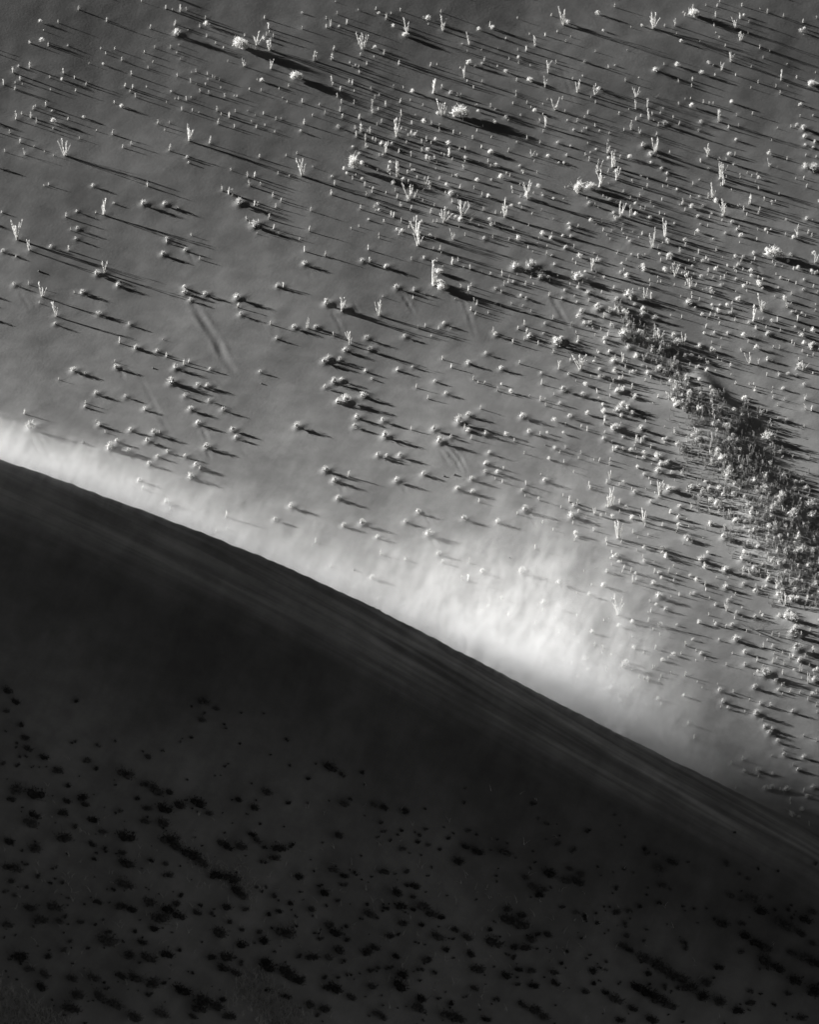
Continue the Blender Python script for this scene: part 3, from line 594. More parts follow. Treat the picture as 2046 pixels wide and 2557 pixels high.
def tuft_mesh(seed, slim):
    r = random.Random(seed); V, F = [], []
    n = 13 if not slim else 11
    for i in range(n):
        az = r.uniform(0, 6.28); q = r.uniform(0, .07)
        big = i < (3 if slim else 4)
        blade(V, F, (math.cos(az) * q, math.sin(az) * q), r.uniform(.01, .07) if big else r.uniform(.06, .2), r.uniform(.75, 1.0) if big else r.uniform(.28, .6), .17 if big else .11, az, 3, .95, 0 if big else r.uniform(0, .3))
    for i in range(10):                          # seed heads and side leaves thicken it
        az = r.uniform(0, 6.28); z = r.uniform(.05, .7)
        leaf(V, F, (math.cos(az) * .05, math.sin(az) * .05, z), (math.cos(az), math.sin(az), r.uniform(.6, 2)), r.uniform(.12, .25), .08, r)
    return make_mesh('grass_tuft', V, F, M_GRASS)

def cushion_mesh(seed, n_l=7, spread=.40):
    r = random.Random(seed); V, F = [], []
    for i in range(n_l):
        az = r.uniform(0, 6.28); q = r.uniform(.0, spread)
        rr = r.uniform(.13, .27)
        lump(V, F, (math.cos(az) * q, math.sin(az) * q * .8, r.uniform(.25, .62) * (1.15 - q)), (rr, rr, rr * r.uniform(.9, 1.2)), r)
    for i in range(110):
        az = r.uniform(0, 6.28); el = r.uniform(.05, 1.5); k = r.uniform(.55, 1.15)
        p = (math.cos(az) * math.cos(el) * (spread + .2) * k, math.sin(az) * math.cos(el) * (spread + .12) * k, .12 + math.sin(el) * .72 * k)
        leaf(V, F, p, (math.cos(az) * math.cos(el) + r.uniform(-.4, .4), math.sin(az) * math.cos(el) + r.uniform(-.4, .4), math.sin(el) + r.uniform(.1, .8)), r.uniform(.14, .46), r.uniform(.04, .10), r)
    return make_mesh('shrub_body', V, F, M_CUSHION)

def stalk_mesh(seed):
    r = random.Random(seed); V, F = [], []
    blade(V, F, (0, 0), r.uniform(.03, .14), 1.0, .055, 0.0, 6, .7, 0)
    for i in range(16):                          # feathery head and sheaths on the upper half
        t = r.uniform(.22, 1.0) ** .8
        az = r.uniform(0, 6.28)
        leaf(V, F, (.10 * t ** 1.6, 0, t * .98), (math.cos(az) * .35 + .1, math.sin(az) * .35, 1.0), r.uniform(.08, .17), .05, r)
    return make_mesh('reed_stalk', V, F, M_REED)

def foliage_mesh(seed, mat, n=150, wid=.62, top=.55, lo=.05, lumps=4, up=.7):
    """an open, twiggy crown: many leaf-sized faces through its volume"""
    r = random.Random(seed); V, F = [], []
    cs = [(r.uniform(-.3, .3), r.uniform(-.2, .2), r.uniform(.18, .34), r.uniform(.16, .28)) for _ in range(lumps)]
    for c in cs:
        lump(V, F, c[:3], (c[3] * .8, c[3] * .75, c[3] * .7), r, 6, 4, .3)
    for i in range(n):
        c = r.choice(cs); az = r.uniform(0, 6.28); el = math.asin(r.uniform(-.25, 1)); k = c[3] * r.uniform(.6, 1.35)
        p = (c[0] + math.cos(az) * math.cos(el) * k, c[1] + math.sin(az) * math.cos(el) * k, max(.01, c[2] + math.sin(el) * k * 1.1))
        leaf(V, F, p, (math.cos(az) * math.cos(el) + r.uniform(-.3, .3), math.sin(az) * math.cos(el), math.sin(el) * .5 + up), r.uniform(.07, .2), r.uniform(.025, .06), r)
    return make_mesh('foliage', V, F, mat)

def branch_mesh(seed, mat, ln=.6, rad=.02, kinks=5, side=4, up=.9):
    r = random.Random(seed); V, F = [], []
    def tube(p, d, ln, rad, n):
        pts = [Vector(p)]; d = Vector(d).normalized()
        for i in range(n):
            d = (d + Vector((r.uniform(-.35, .35), r.uniform(-.35, .35), r.uniform(-.2, .25)))).normalized()
            pts.append(pts[-1] + d * ln / n)
        b0 = len(V)
        for i, q in enumerate(pts):
            rr = rad * (1 - .8 * i / n)
            for j in range(4):
                a = j * math.pi / 2
                V.append((q.x + math.cos(a) * rr, q.y + math.sin(a) * rr, q.z + (math.sin(a) * rr * .3)))
        for i in range(n):
            for j in range(4):
                a = b0 + i * 4 + j; b = b0 + i * 4 + (j + 1) % 4
                F.append((a, b, b + 4, a + 4))
        return pts
    az = r.uniform(0, 6.28)
    main = tube((0, 0, 0), (math.cos(az) * (1 - up * .6), math.sin(az) * (1 - up * .6), up), ln, rad, kinks)
    for i in range(side):
        q = main[1 + i % (len(main) - 1)]; a2 = az + r.uniform(-1.4, 1.4)
        tube(q, (math.cos(a2), math.sin(a2), r.uniform(.1, .9)), ln * r.uniform(.3, .6), rad * .55, 3)
    return make_mesh('branch', V, F, mat)

def stone_mesh(seed):
    r = random.Random(seed); V, F = [], []
    lump(V, F, (0, 0, .25), (.55, .45, .42), r, 7, 5, .14)
    return make_mesh('stone', V, F, M_STONE)

TUFTS = [tuft_mesh(100 + i, False) for i in range(8)]
SPIKES = [tuft_mesh(200 + i, True) for i in range(8)]
CUSH = [cushion_mesh(300 + i) for i in range(10)]
DWARF = [cushion_mesh(340 + i, 4, .34) for i in range(8)]
STALK = [stalk_mesh(400 + i) for i in range(8)]
WHITE = [foliage_mesh(500 + i, M_WHITE, 230, lumps=5, up=.9) for i in range(5)]
WTWIG = [branch_mesh(520 + i, M_WHITE, .9, .03, 5, 5, 1.0) for i in range(4)]
DARKF = [foliage_mesh(600 + i, M_DARK, 190, lumps=5) for i in range(8)]
DARKS = [foliage_mesh(640 + i, M_DARK, 80, lumps=3) for i in range(6)]
DTWIG = [branch_mesh(660 + i, M_DARK, .75, .014, 5, 5, .8) for i in range(6)]
DEADB = [branch_mesh(680 + i, M_DEAD, 1.1, .03, 6, 6, .45) for i in range(6)]
STONES = [stone_mesh(700 + i) for i in range(4)]
def sprig_mesh(seed, mat):
    r = random.Random(seed); V, F = [], []
    for i in range(r.randint(4, 6)):
        az = r.uniform(0, 6.28); q = r.uniform(0, .16)
        h = r.uniform(.5, 1.0); ln = r.uniform(.02, .22)
        x0, y0 = math.cos(az) * q, math.sin(az) * q
        blade(V, F, (x0, y0), ln, h, .075, az, 3, .6)
        for k in range(5):
            t = r.uniform(.45, 1.05); a2 = r.uniform(0, 6.28)
            leaf(V, F, (x0 + math.cos(az) * ln * t ** 1.6, y0 + math.sin(az) * ln * t ** 1.6, h * t - .05), (math.cos(a2) * .8, math.sin(a2) * .8, r.uniform(.2, 1)), r.uniform(.10, .2), r.uniform(.08, .14), r)
    for k in range(8):
        a2 = r.uniform(0, 6.28); q = r.uniform(.05, .25)
        leaf(V, F, (math.cos(a2) * q, math.sin(a2) * q, r.uniform(.02, .3)), (math.cos(a2), math.sin(a2), r.uniform(.2, 1)), r.uniform(.12, .25), r.uniform(.07, .12), r)
    return make_mesh('sprig', V, F, mat)
THICK = [sprig_mesh(720 + i, M_THICKET) for i in range(12)]

# ------------------------------------------------------------------ words that single a plant out
LIT_MARKS = [(597,112,'white bush with the longest shadow'),(738,190,'white ball-shaped bush'),(1150,282,'white bush with a split crown'),(1732,38,'wide white bush near the top'),
 (2030,212,'white bush at the right edge'),(1933,635,'square white bush'),(1085,700,'tall hooked white snag'),(883,415,'white bush with a curled top'),(1476,470,'low white bush lying beside reeds'),
 (465,730,'shrubs heading the long sand furrow'),(76,1070,'shrub on a wedge of sand'),(1098,1105,'shrub trailing two furrows'),(1312,682,'sprawling dead bush'),
 (1546,1340,'tallest reeds of the lower slope'),(163,388,'lone fan of reeds at left'),(755,438,'brightest fan of reeds'),(260,535,'reeds with a dark shrubby foot'),
 (1572,748,'hummock with the blackest shadow'),(1558,842,'shrub-crowned double hummock'),(1600,850,'straggling upper thicket'),(1735,1035,'narrow neck of the thicket'),(1850,1030,'black shadow beside the thicket'),(1738,1225,'bright sand edge of the thicket'),(1800,1130,'dense upper thicket'),(1890,1290,'middle of the pale thicket'),(2010,1210,'right rim of the thicket'),(1960,1400,'lower tail of the pale thicket'),(1545,1535,'pale reeds in the blowing sand'),
 (1970,1520,'arched bush below the thicket'),(2000,2020,'row of shrubs at the crest end'),(1190,1430,'furrowed shrub behind the crest'),(860,1000,'two shrubs sharing one shadow'),
 (0,0,'top corner at left'),(2046,0,'top corner at right'),(1023,0,'middle of the top edge'),(0,700,'left edge'),(2046,700,'right edge'),(2046,1750,'right edge by the crest'),(500,1320,'bright crest'),(1000,1530,'glowing middle of the crest'),(1480,1780,'fading glow on the crest'),
 (300,800,'empty sand at left'),(640,300,'end of the longest shadow'),(1640,180,'thin reed pair at upper right'),(1350,200,'dark notch with a leaning stalk'),(900,550,'open bright sand in the middle')]
DARK_MARKS = [(460,2120,'longest dark hedge'),(312,2210,'twin round shrubs'),(660,1980,'round shrub standing alone'),(90,1990,'widest shrub by the left edge'),(510,1755,'highest pair of shrubs'),(820,1925,'spiky shrub on bare sand'),
 (485,2010,'arched row of shrubs'),(690,2120,'double row below the bare sand'),(1260,1830,'dark slip face'),(1370,2190,'round shrub beside its twin'),(1140,2155,'highest dark shrub near the middle'),(1300,2310,'big shrubs near the middle'),
 (1640,2420,'long hedge running to the corner'),(1950,2310,'hedge by the right edge'),(2000,2000,'lighter sand below the crest'),(60,2530,'pale grass in the corner'),(690,2530,'pale grass at the bottom'),(1240,2540,'bottom edge near the middle'),
 (1900,2540,'bottom corner at right'),(1640,2180,'shrub pair on bare right sand'),(400,2290,'overlapping pair of long shrubs'),(720,2420,'dense shrub patch low down'),(20,2100,'left edge'),(2040,2200,'right edge'),(930,2290,'middle of the shaded slope'),(100,2420,'lower left shrubs'),(1380,2520,'hedge at the bottom edge')]
DIRS = ['right of', 'up and right of', 'above', 'up and left of', 'left of', 'down and left of', 'below', 'down and right of']
ORD = ['', 'second', 'third', 'fourth', 'fifth', 'sixth', 'seventh', 'eighth', 'ninth', 'tenth', 'eleventh', 'twelfth', 'thirteenth', 'fourteenth', 'fifteenth', 'sixteenth', 'seventeenth', 'eighteenth', 'nineteenth', 'twentieth'] + ['twenty-' + q for q in ('first', 'second', 'third', 'fourth', 'fifth', 'sixth', 'seventh', 'eighth', 'ninth')]
def name_all(items, marks):
    """items: (phrase, x, y, object). The nearest landmark, the side of it and the order outwards make the label."""
    cells = {}
    for ph, x, y, o in items:
        d = [math.hypot(x - m[0], y - m[1]) for m in marks]
        i = int(np.argmin(d)); m = marks[i]
        if d[i] < 14: key = (ph, i, 'at')
        else: key = (ph, i, int(((math.degrees(math.atan2(m[1] - y, x - m[0])) + 22.5) % 360) // 45))
        cells.setdefault(key, []).append((d[i], o))
    for (ph, i, dr), L in cells.items():
        L.sort(key=lambda q: q[0])
        for r, (dist, o) in enumerate(L):
            rel = 'at' if dr == 'at' else DIRS[dr]
            num = ('nearest one ' if r == 0 else (ORD[r] if r < len(ORD) else 'outermost') + ' one ')
            lab = f'{ph}, {num}{rel} the {marks[i][2]}'
            if len(re.findall(r'[A-Za-z]+', lab)) > 16: lab = lab.replace(rel + ' the ', rel + ' ').replace('upright ', '').replace('small ', '')
            o['label'] = lab

rnd = random.Random(11)
def put(o, P, s, rot=None, squash=1.0, tilt=0.0, sink=0.02):
    o.location = (P[0], P[1], ground(P[0], P[1]) - sink * s)
    o.rotation_euler = (rnd.gauss(0, .06) + tilt, rnd.gauss(0, .08), rnd.uniform(0, 6.28) if rot is None else rot)
    o.scale = (s * squash, s * squash, s)

def plain(kind, mesh, cat, group):
    o = link(kind, mesh); o['category'] = cat; o['group'] = group
    return o

def size(h, t):                                  # metres from photo pixels
    return h * t / FOC / math.cos(PITCH)

LIT, OVER = [], []                               # things to name; plants past the limit
byk = {'grass_tuft': [], 'grass_spike': [], 'hummock_shrub': [], 'dwarf_shrub': []}
for p in PL:
    k, x, y, h, P, t = p
    if k == 's': byk['grass_spike' if h >= 11.5 else 'grass_tuft'].append(p)
    elif k == 'k': byk['hummock_shrub' if h >= 10.5 else 'dwarf_shrub'].append(p)
PH_ = {'grass_tuft': ('small pale grass tuft', 'grass', TUFTS, 'grass tufts scattered over the sunlit slope', .78),
       'grass_spike': ('upright pale grass spike', 'grass', SPIKES, 'upright grass spikes on the sunlit slope', .72),
       'hummock_shrub': ('round hummock shrub', 'shrub', CUSH, 'hummock shrubs on the sunlit slope', .82),
       'dwarf_shrub': ('dwarf pale shrub', 'shrub', DWARF, 'dwarf shrubs on the sunlit slope', .9)}
for kind, L in byk.items():
    L.sort(key=lambda p: -p[3])
    ph, cat, meshes, grp, sq = PH_[kind]
    for p in L[300:]: OVER.append((kind, p))
    for p in L[:300]:
        k, x, y, h, P, t = p
        o = plain(kind, rnd.choice(meshes), cat, grp)
        s = size(h, t) * (1.05 if kind[0] == 'g' else .78)
        put(o, P, s, squash=sq * rnd.uniform(.85, 1.25) * (1.15 if kind[0] == 'h' else 1.0), sink=.06)
        LIT.append((ph, x, y, o))
for x0, x1, y0, y1, n in ((850, 1260, 270, 600, 110), (1250, 2046, 380, 720, 190), (1430, 2046, 640, 1000, 170), (1430, 2046, 1280, 1760, 170), (1250, 1700, 950, 1330, 60), (20, 700, 30, 330, 50), (900, 2046, 20, 300, 80),
                          (-420, -5, -60, 1000, 90), (2052, 2460, -60, 1900, 170), (0, 2046, -220, -8, 70)):
    xy = [(rnd.uniform(x0, x1), rnd.uniform(y0, y1)) for _ in range(n)]
    Q, tq, _ = cast([q[0] for q in xy], [q[1] for q in xy])
    for (x, y), P, t in zip(xy, Q, tq): OVER.append((rnd.choice(['grass_tuft', 'grass_spike', 'dwarf_shrub']), ['s', x, y, rnd.uniform(4.5, 9.5), P, t]))
if OVER:
    V, F = [], []
    for kind, (k, x, y, h, P, t) in OVER:
        m = rnd.choice(PH_[kind][2]); s = size(h, t) * 1.08; a = rnd.uniform(0, 6.28); ca, sa = math.cos(a), math.sin(a)
        b0 = len(V); z0 = ground(P[0], P[1])
        for v in m.vertices:
            c = v.co * s; V.append((P[0] + c.x * ca - c.y * sa, P[1] + c.x * sa + c.y * ca, z0 + c.z))
        for f in m.polygons: F.append([b0 + i for i in f.vertices])
    tag(link('tiny_grass', make_mesh('tiny_grass', V, F, M_GRASS)), 'tiniest pale grass tufts strewn over the sunlit slope', 'grass', None, 'stuff')

SPECIAL = {(597,118):'white bush at the head of the longest dark shadow', (738,198):'white ball-shaped bush with a thick dark shadow', (1150,290):'bright white bush with a split crown', (1732,41):'wide white bush of three lobes near the top edge',
 (2028,215):'white bush cut by the right edge of the view', (1933,641):'square white bush alone beside the thicket slope', (1086,714):'tall hooked white snag curling over bare sand', (883,427):'white leaning bush with a curled top', (1476,471):'low white bush lying beside reeds'}
for k, x, y, h, P, t in PL:
    s = size(h, t)
    if k == 'r':
        root = link('reed_clump', None); root.empty_display_size = .1
        root['category'] = 'reeds'; root['group'] = 'reed clumps on the sunlit slope'
        n = 4 if h < 20 else (7 if h < 32 else 9)
        n += rnd.randint(-1, 1)
        root.location = (P[0], P[1], ground(P[0], P[1]) - .02); root.scale = (s, s, s); root.rotation_euler = (0, 0, 0)
        root.scale = (s * 1.05, s * 1.05, s * 1.05)
        lean0 = rnd.gauss(0, .14)
        for i in range(n):
            o = link('stalk', rnd.choice(STALK), root)
            hh = rnd.uniform(.4, 1.04) if i else 1.05
            side = (i - (n - 1) / 2) / max(1, n) * rnd.uniform(.7, 1.1)
            o.location = (side * .16, rnd.uniform(-.05, .05), 0)
            o.rotation_euler = (rnd.gauss(0, .10), lean0 + side * .45 + rnd.gauss(0, .11), rnd.uniform(0, 6.28))
            th = rnd.uniform(.6, 1.15)
            o.scale = (th * hh, th * hh, hh)
        b = link('base_tuft', rnd.choice(TUFTS), root); b.scale = (.42, .42, .36)
        w_ = {1: 'single', 2: 'two', 3: 'three', 4: 'four', 5: 'five', 6: 'six', 7: 'seven', 8: 'eight', 9: 'nine', 10: 'ten'}[n]
        LIT.append(((f'pale reed clump' if h < 26 else 'tall pale reed clump') , x, y, root))
    elif k == 'b':
        root = link('white_bush', None); root['category'] = 'bush'; root['group'] = 'bright white bushes on the sunlit slope'
        root.location = (P[0], P[1], ground(P[0], P[1]) - .03); root.scale = (s, s, s); root.rotation_euler = (0, 0, rnd.uniform(-.3, .3))
        slim = h > 45
        if slim:                                 # the hooked snag: one long bare stem over a ragged foot
            for i in range(3):
                o = link('stem', rnd.choice(STALK), root); o.scale = (1.4, 1.4, (1.0, .62, .42)[i]); o.location = (-.05 + .04 * i, 0, 0); o.rotation_euler = (0, -.12 - .08 * i, i * 2.0)
            o = link('foliage', WHITE[0], root); o.scale = (.36, .36, .36)
            o = link('foliage', WHITE[1], root); o.scale = (.30, .30, .30); o.location = (.2, .05, 0)
        else:
            wd = 1.5 if h < 30 else .62
            o = link('foliage', rnd.choice(WHITE), root); o.scale = (wd, wd, 1.5)
            o = link('foliage', rnd.choice(WHITE), root); o.scale = (wd * .75, wd * .75, 1.15); o.location = (.28 * wd, -.12, 0); o.rotation_euler[2] = 2.0
            for i in range(3):
                o = link('branch', rnd.choice(WTWIG), root); o.rotation_euler[2] = rnd.uniform(0, 6.28); o.scale = (1.1, 1.1, 1.15)
        best = min(SPECIAL, key=lambda q: math.hypot(q[0] - x, q[1] - y))
        if math.hypot(best[0] - x, best[1] - y) < 22 and SPECIAL[best]:
            root['label'] = SPECIAL[best]; SPECIAL[best] = None
        else: LIT.append(('bright white bush', x, y, root))
    elif k == 'x':
        root = link('dead_bush', None); root['category'] = 'bush'; root['group'] = 'leafless dead bushes on the sunlit slope'
        root.location = (P[0], P[1], ground(P[0], P[1]) - .02); root.scale = (s * 1.3, s * 1.3, s * 1.2)
        for i in range(6):
            o = link('branch', DEADB[i], root); o.rotation_euler[2] = i * 1.05 + rnd.uniform(-.3, .3)
        LIT.append(('leafless dead bush', x, y, root))
    elif k == 'o':
        o = plain('stone', rnd.choice(STONES), 'stone', 'loose stones on the sunlit sand')
        put(o, P, s * .9, sink=.1)
        LIT.append(('small dark loose stone', x, y, o))

# the dense thicket: every leafy plant one can tell apart, the growth between them as one mass
SPINE = [(1545,765,14),(1580,835,30),(1640,880,36),(1690,940,30),(1715,1000,34),(1775,1050,66),(1810,1120,95),(1850,1190,108),(1900,1265,108),(1950,1330,105),(1995,1395,98),(2040,1455,98),(2090,1520,90)]
def inside(x, y, poly):
    c = False
    for i in range(len(poly)):
        x1, y1 = poly[i]; x2, y2 = poly[i - 1]
        if (y1 > y) != (y2 > y) and x < (x2 - x1) * (y - y1) / (y2 - y1) + x1: c = not c
    return c
def thickness(x, y):                             # 1 on the spine of the thicket, 0 at its ragged rim
    best = 9.0
    for (x1, y1, w1), (x2, y2, w2) in zip(SPINE, SPINE[1:]):
        dx, dy = x2 - x1, y2 - y1
        t = min(1, max(0, ((x - x1) * dx + (y - y1) * dy) / (dx * dx + dy * dy)))
        best = min(best, math.hypot(x - x1 - t * dx, y - y1 - t * dy) / (w1 + (w2 - w1) * t))
    return 1 - best
def clump(x, y):
    return math.sin(x * .083 + 1.9 * math.sin(y * .041)) * math.sin(y * .071 + x * .033 + 1.4 * math.sin(x * .057)) + .5 * math.sin(x * .19 + y * .11) * math.sin(y * .23 - x * .07)
pts = []
tries = 0
while len(pts) < 1700 and tries < 80000:
    tries += 1
    x = rnd.uniform(1530, 2056); y = rnd.uniform(745, 1520)
    th = thickness(x, y) + rnd.gauss(0, .16) + .50 * clump(x, y)
    if th < .12: continue
    rmin = 8.5 if len(pts) < 290 else 3.2
    if all((x - q[0]) ** 2 + (y - q[1]) ** 2 > rmin * rmin for q in pts): pts.append((x, y))
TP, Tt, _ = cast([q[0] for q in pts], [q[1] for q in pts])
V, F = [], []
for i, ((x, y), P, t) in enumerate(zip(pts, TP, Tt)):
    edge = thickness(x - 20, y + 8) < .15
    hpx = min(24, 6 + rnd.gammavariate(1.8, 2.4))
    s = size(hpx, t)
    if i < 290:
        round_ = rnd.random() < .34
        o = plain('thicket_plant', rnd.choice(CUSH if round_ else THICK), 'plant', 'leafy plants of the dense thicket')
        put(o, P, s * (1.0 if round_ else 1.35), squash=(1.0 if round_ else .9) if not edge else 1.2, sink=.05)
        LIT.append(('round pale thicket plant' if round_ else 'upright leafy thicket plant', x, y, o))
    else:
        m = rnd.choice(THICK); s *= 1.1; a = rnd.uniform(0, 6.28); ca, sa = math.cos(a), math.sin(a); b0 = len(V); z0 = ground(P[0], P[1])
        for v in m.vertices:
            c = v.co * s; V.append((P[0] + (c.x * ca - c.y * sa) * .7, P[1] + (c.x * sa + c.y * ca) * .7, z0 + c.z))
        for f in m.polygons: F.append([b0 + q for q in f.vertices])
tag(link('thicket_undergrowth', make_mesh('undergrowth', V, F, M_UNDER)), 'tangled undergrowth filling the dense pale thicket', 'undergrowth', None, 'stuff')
name_all(LIT, LIT_MARKS)

# ------------------------------------------------------------------ dark shrubs on the shaded face
DARK = []
SH.sort(key=lambda p: -p[3])
big = [p for p in SH if p[3] >= 20][:300]; small = [p for p in SH if p[3] < 20]
for p in SH:
    k, x, y, h, P, t = p
    s = h * t / FOC * 1.12
    if p in big:
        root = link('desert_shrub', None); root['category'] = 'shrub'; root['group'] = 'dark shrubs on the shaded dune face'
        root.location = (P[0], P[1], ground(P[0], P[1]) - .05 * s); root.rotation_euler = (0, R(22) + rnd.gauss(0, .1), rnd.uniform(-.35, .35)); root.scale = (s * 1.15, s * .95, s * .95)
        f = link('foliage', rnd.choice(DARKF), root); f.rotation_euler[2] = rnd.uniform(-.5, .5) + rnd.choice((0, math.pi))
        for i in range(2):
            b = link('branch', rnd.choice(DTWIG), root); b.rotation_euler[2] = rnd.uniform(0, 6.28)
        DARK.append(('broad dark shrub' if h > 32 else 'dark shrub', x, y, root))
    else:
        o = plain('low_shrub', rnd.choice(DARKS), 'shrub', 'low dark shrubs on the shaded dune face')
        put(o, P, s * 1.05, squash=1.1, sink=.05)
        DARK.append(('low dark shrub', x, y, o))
name_all(DARK, DARK_MARKS)

# the smallest dark sprigs, too many and too small to tell apart
xy = []
while len(xy) < 430:
    x, y = rnd.uniform(-20, 2066), rnd.uniform(1760, 2575)
    if y > 1730 + .27 * x * (1 if x > 500 else .6) + rnd.gauss(90, 130): xy.append((x, y))
Q, tq, _ = cast([q[0] for q in xy], [q[1] for q in xy], t0=215)
V, F = [], []
for P, t in zip(Q, tq):
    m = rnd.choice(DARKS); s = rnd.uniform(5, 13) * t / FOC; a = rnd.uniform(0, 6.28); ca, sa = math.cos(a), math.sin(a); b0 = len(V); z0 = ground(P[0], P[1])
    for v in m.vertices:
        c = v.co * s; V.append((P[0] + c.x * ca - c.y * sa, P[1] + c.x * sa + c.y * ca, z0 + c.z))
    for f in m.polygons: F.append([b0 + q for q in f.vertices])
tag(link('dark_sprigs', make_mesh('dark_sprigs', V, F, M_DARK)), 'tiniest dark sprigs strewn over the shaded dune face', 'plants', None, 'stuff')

# pale dry grass low on the shaded face, in the bottom corner and by the bottom edge; stray wisps between the shrubs
def dry_patch(cs, n, label, hh=(.15, .5), per=4):
    pp = []
    for i in range(n):
        cx, cy, sx, sy, tilt = rnd.choice(cs)
        a, b = rnd.gauss(0, sx), rnd.gauss(0, sy)
        pp.append((cx + a * math.cos(tilt) - b * math.sin(tilt), min(2590, cy + a * math.sin(tilt) + b * math.cos(tilt))))
    pp = [q for q in pp if -60 < q[0] < 2100]
    Q, tq, _ = cast([q[0] for q in pp], [q[1] for q in pp], t0=215)
    V, F = [], []
    for P in Q:
        z0 = ground(P[0], P[1])
        for i in range(per):
            az = rnd.uniform(0, 6.28); b0 = len(V); q0, q1 = rnd.gauss(0, .05), rnd.gauss(0, .05)
            blade(V, F, (q0, q1), rnd.uniform(.05, .35), rnd.uniform(*hh), .028, az, 2, .9, .25)
            for q in range(b0, len(V)): V[q] = (V[q][0] + P[0], V[q][1] + P[1], V[q][2] + z0)
    tag(link('dry_grass', make_mesh('dry_grass', V, F, M_DRY)), label, 'grass', None, 'stuff')
dry_patch([(20,2505,45,22,.5),(90,2545,50,20,.5),(10,2550,50,25,.3)], 520, 'pale dry grass in the bottom corner of the shaded slope')
dry_patch([(640,2480,35,22,.6),(690,2520,45,25,.8),(720,2560,40,20,.6)], 420, 'pale dry grass among dark shrubs at the bottom edge')
dry_patch([(300,2250,260,150,.4),(800,2330,300,130,.4),(1300,2330,300,130,.4),(560,2190,60,20,.5)], 420, 'stray pale grass wisps strewn between the dark shrubs', (.15, .4), 2)
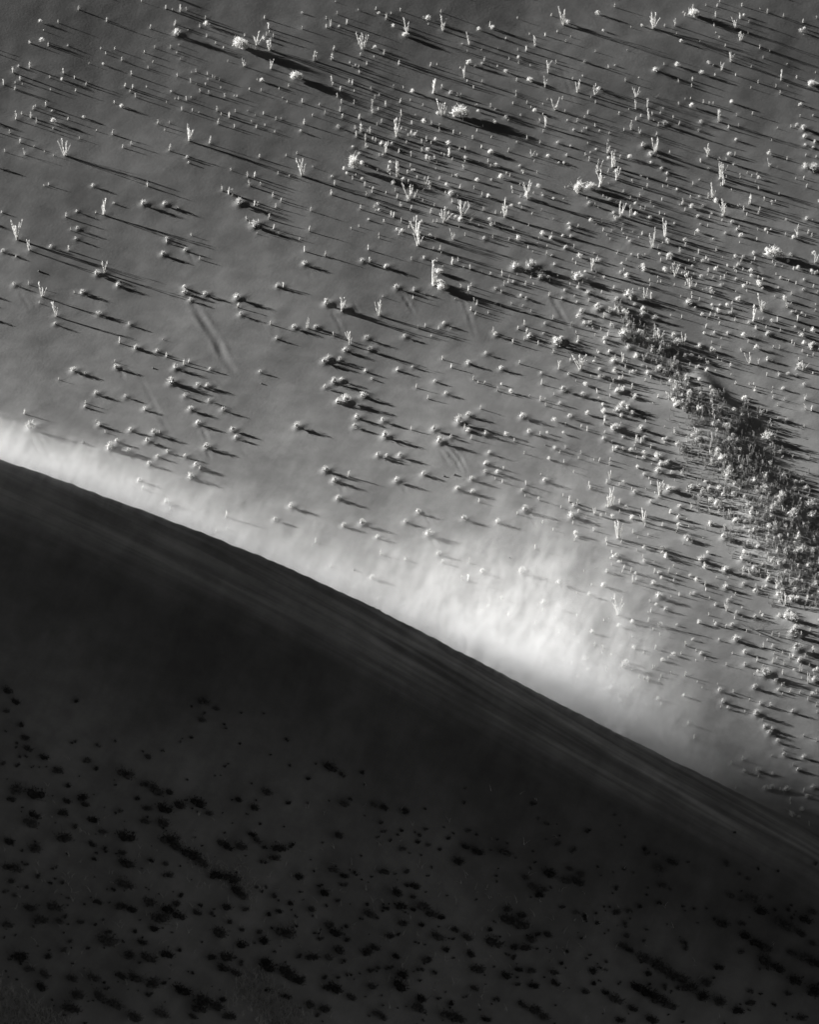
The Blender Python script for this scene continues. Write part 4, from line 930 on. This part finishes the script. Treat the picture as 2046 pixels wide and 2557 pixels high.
# ------------------------------------------------------------------ sand blowing off the crest into the sun
def blowing_sand():
    xs = np.arange(-25, 25.1, 1.0); ds = np.concatenate([np.arange(-6, 6, .75), np.arange(6, 34.1, 1.5)])
    XX, DD = np.meshgrid(xs, ds); YY = yc(XX) + DD
    zg = H0(XX, YY); zb = ZB + B0(XX, YY)
    a = np.clip(DD / 30, 0, 1)
    top = np.where(DD > 0, (zc(XX) + 1.9) * (1 - a) + (zb + 1.2) * a, zg + 1.9 - 1.6 * np.clip(-DD / 6, 0, 1))
    top = np.maximum(top, zg + .3)
    ny, nx = XX.shape
    V = [(XX[j, i], YY[j, i], zg[j, i] - .4) for j in range(ny) for i in range(nx)] + [(XX[j, i], YY[j, i], top[j, i]) for j in range(ny) for i in range(nx)]
    F = []; N = nx * ny
    for j in range(ny - 1):
        for i in range(nx - 1):
            q = j * nx + i
            F.append((q, q + nx, q + nx + 1, q + 1)); F.append((N + q, N + q + 1, N + q + nx + 1, N + q + nx))
    for i in range(nx - 1):
        F.append((i, i + 1, N + i + 1, N + i)); q = (ny - 1) * nx + i; F.append((q + 1, q, N + q, N + q + 1))
    for j in range(ny - 1):
        q = j * nx; F.append((q + nx, q, N + q, N + q + nx)); q += nx - 1; F.append((q, q + nx, N + q + nx, N + q))
    m = bpy.data.materials.new('blowing_sand'); m.use_nodes = True; n = m.node_tree; L = n.links.new
    n.nodes.remove(n.nodes['Principled BSDF'])
    geo = n.nodes.new('ShaderNodeNewGeometry')
    sp = n.nodes.new('ShaderNodeSeparateXYZ'); L(geo.outputs['Position'], sp.inputs[0])
    X, Y, Z = sp.outputs
    def M(op, a, b=None, c=None, clamp=False):
        q = n.nodes.new('ShaderNodeMath'); q.operation = op; q.use_clamp = clamp
        for i, v in enumerate((a, b, c)):
            if v is None: continue
            if isinstance(v, (int, float)): q.inputs[i].default_value = float(v)
            else: L(v, q.inputs[i])
        return q.outputs[0]
    def step(v, a, b):
        q = n.nodes.new('ShaderNodeMapRange'); q.interpolation_type = 'SMOOTHSTEP'
        q.inputs[1].default_value = a; q.inputs[2].default_value = b; q.inputs[3].default_value = 0; q.inputs[4].default_value = 1
        L(v, q.inputs[0]); return q.outputs[0]
    def bump(v, c, s):
        u = M('DIVIDE', M('SUBTRACT', v, c), s); return M('EXPONENT', M('MULTIPLY', M('MULTIPLY', u, u), -1.0))
    x2 = M('MULTIPLY', X, X)
    d = M('ADD', Y, M('MULTIPLY_ADD', X, 0.2, M('MULTIPLY', x2, 0.0025)))
    c2 = np.polyfit(_cx, _cz, 2)
    zcr = M('MULTIPLY_ADD', x2, c2[0], M('MULTIPLY_ADD', X, c2[1], c2[2]))
    zr = M('MAXIMUM', M('SUBTRACT', Z, zcr), 0.0)
    dm = M('MULTIPLY', M('MAXIMUM', d, 0.0), -1.0)
    ends = M('SUBTRACT', 1.0, M('MULTIPLY', step(X, 10.0, 16.0), .94))
    def sheet(D0, Dc, t0, tc):                   # optical depth t along the line of sight, thinning over D metres to the lee
        dist = M('MULTIPLY_ADD', bump(X, 7.2, 6.4), Dc, D0); tau = M('MULTIPLY', M('MULTIPLY_ADD', bump(X, 7.2, 5.6), tc, t0), ends)
        return M('MULTIPLY', M('DIVIDE', tau, M('MULTIPLY', dist, 1.18)), M('EXPONENT', M('DIVIDE', dm, dist)))
    rim = sheet(*PLUME['rim']); veil = sheet(*PLUME['veil'])
    over = M('EXPONENT', M('DIVIDE', zr, -0.24))
    frontw = step(d, -1.0, 0.4)
    def streak(sc, seed, det):
        mp = n.nodes.new('ShaderNodeMapping'); mp.vector_type = 'TEXTURE'; mp.inputs['Location'].default_value = (seed, 0, 0); mp.inputs['Rotation'].default_value = (0, 0, R(72)); mp.inputs['Scale'].default_value = sc
        L(geo.outputs['Position'], mp.inputs[0])
        q = n.nodes.new('ShaderNodeTexNoise'); q.inputs['Scale'].default_value = 1.0; q.inputs['Detail'].default_value = det; q.inputs['Distortion'].default_value = .6
        L(mp.outputs[0], q.inputs['Vector']); return q.outputs[0]
    w1 = step(streak((3.6, 1.5, 1.8), 3, 4), .36, .66)
    w2 = step(streak((1.5, .42, .8), 9, 4), .34, .68)
    wisps = M('MULTIPLY', M('MULTIPLY_ADD', w1, 1.4, .3), M('MULTIPLY_ADD', w2, 1.4, .3))
    spill = M('MULTIPLY', M('MULTIPLY', step(X, 3.0, 15.0), .05), bump(d, -1.6, 1.3))
    den = M('MULTIPLY', M('ADD', M('MULTIPLY', veil, wisps), M('MULTIPLY', rim, M('MULTIPLY_ADD', w2, 1.1, .45))), M('MULTIPLY', over, frontw))
    den = M('ADD', den, spill)
    vs = n.nodes.new('ShaderNodeVolumeScatter')
    vs.inputs['Color'].default_value = (1.0, .995, .985, 1)
    vs.inputs['Anisotropy'].default_value = PLUME['g']
    L(den, vs.inputs['Density'])
    L(vs.outputs[0], n.nodes['Material Output'].inputs['Volume'])

    o = link('blowing_sand', make_mesh('blowing_sand', V, F, m))
    tag(o, 'bright sand blown off the dune crest into the sun', 'sand', None, 'stuff')
PLUME = dict(rim=(.9, .9, .9, 1.7), veil=(2.6, 5.4, .6, 2.1), g=0.15)
S.cycles.volume_step_rate = 1.0
S.cycles.volume_max_steps = 128
S.cycles.volume_bounces = 8
S.cycles.max_bounces = 10
blowing_sand()
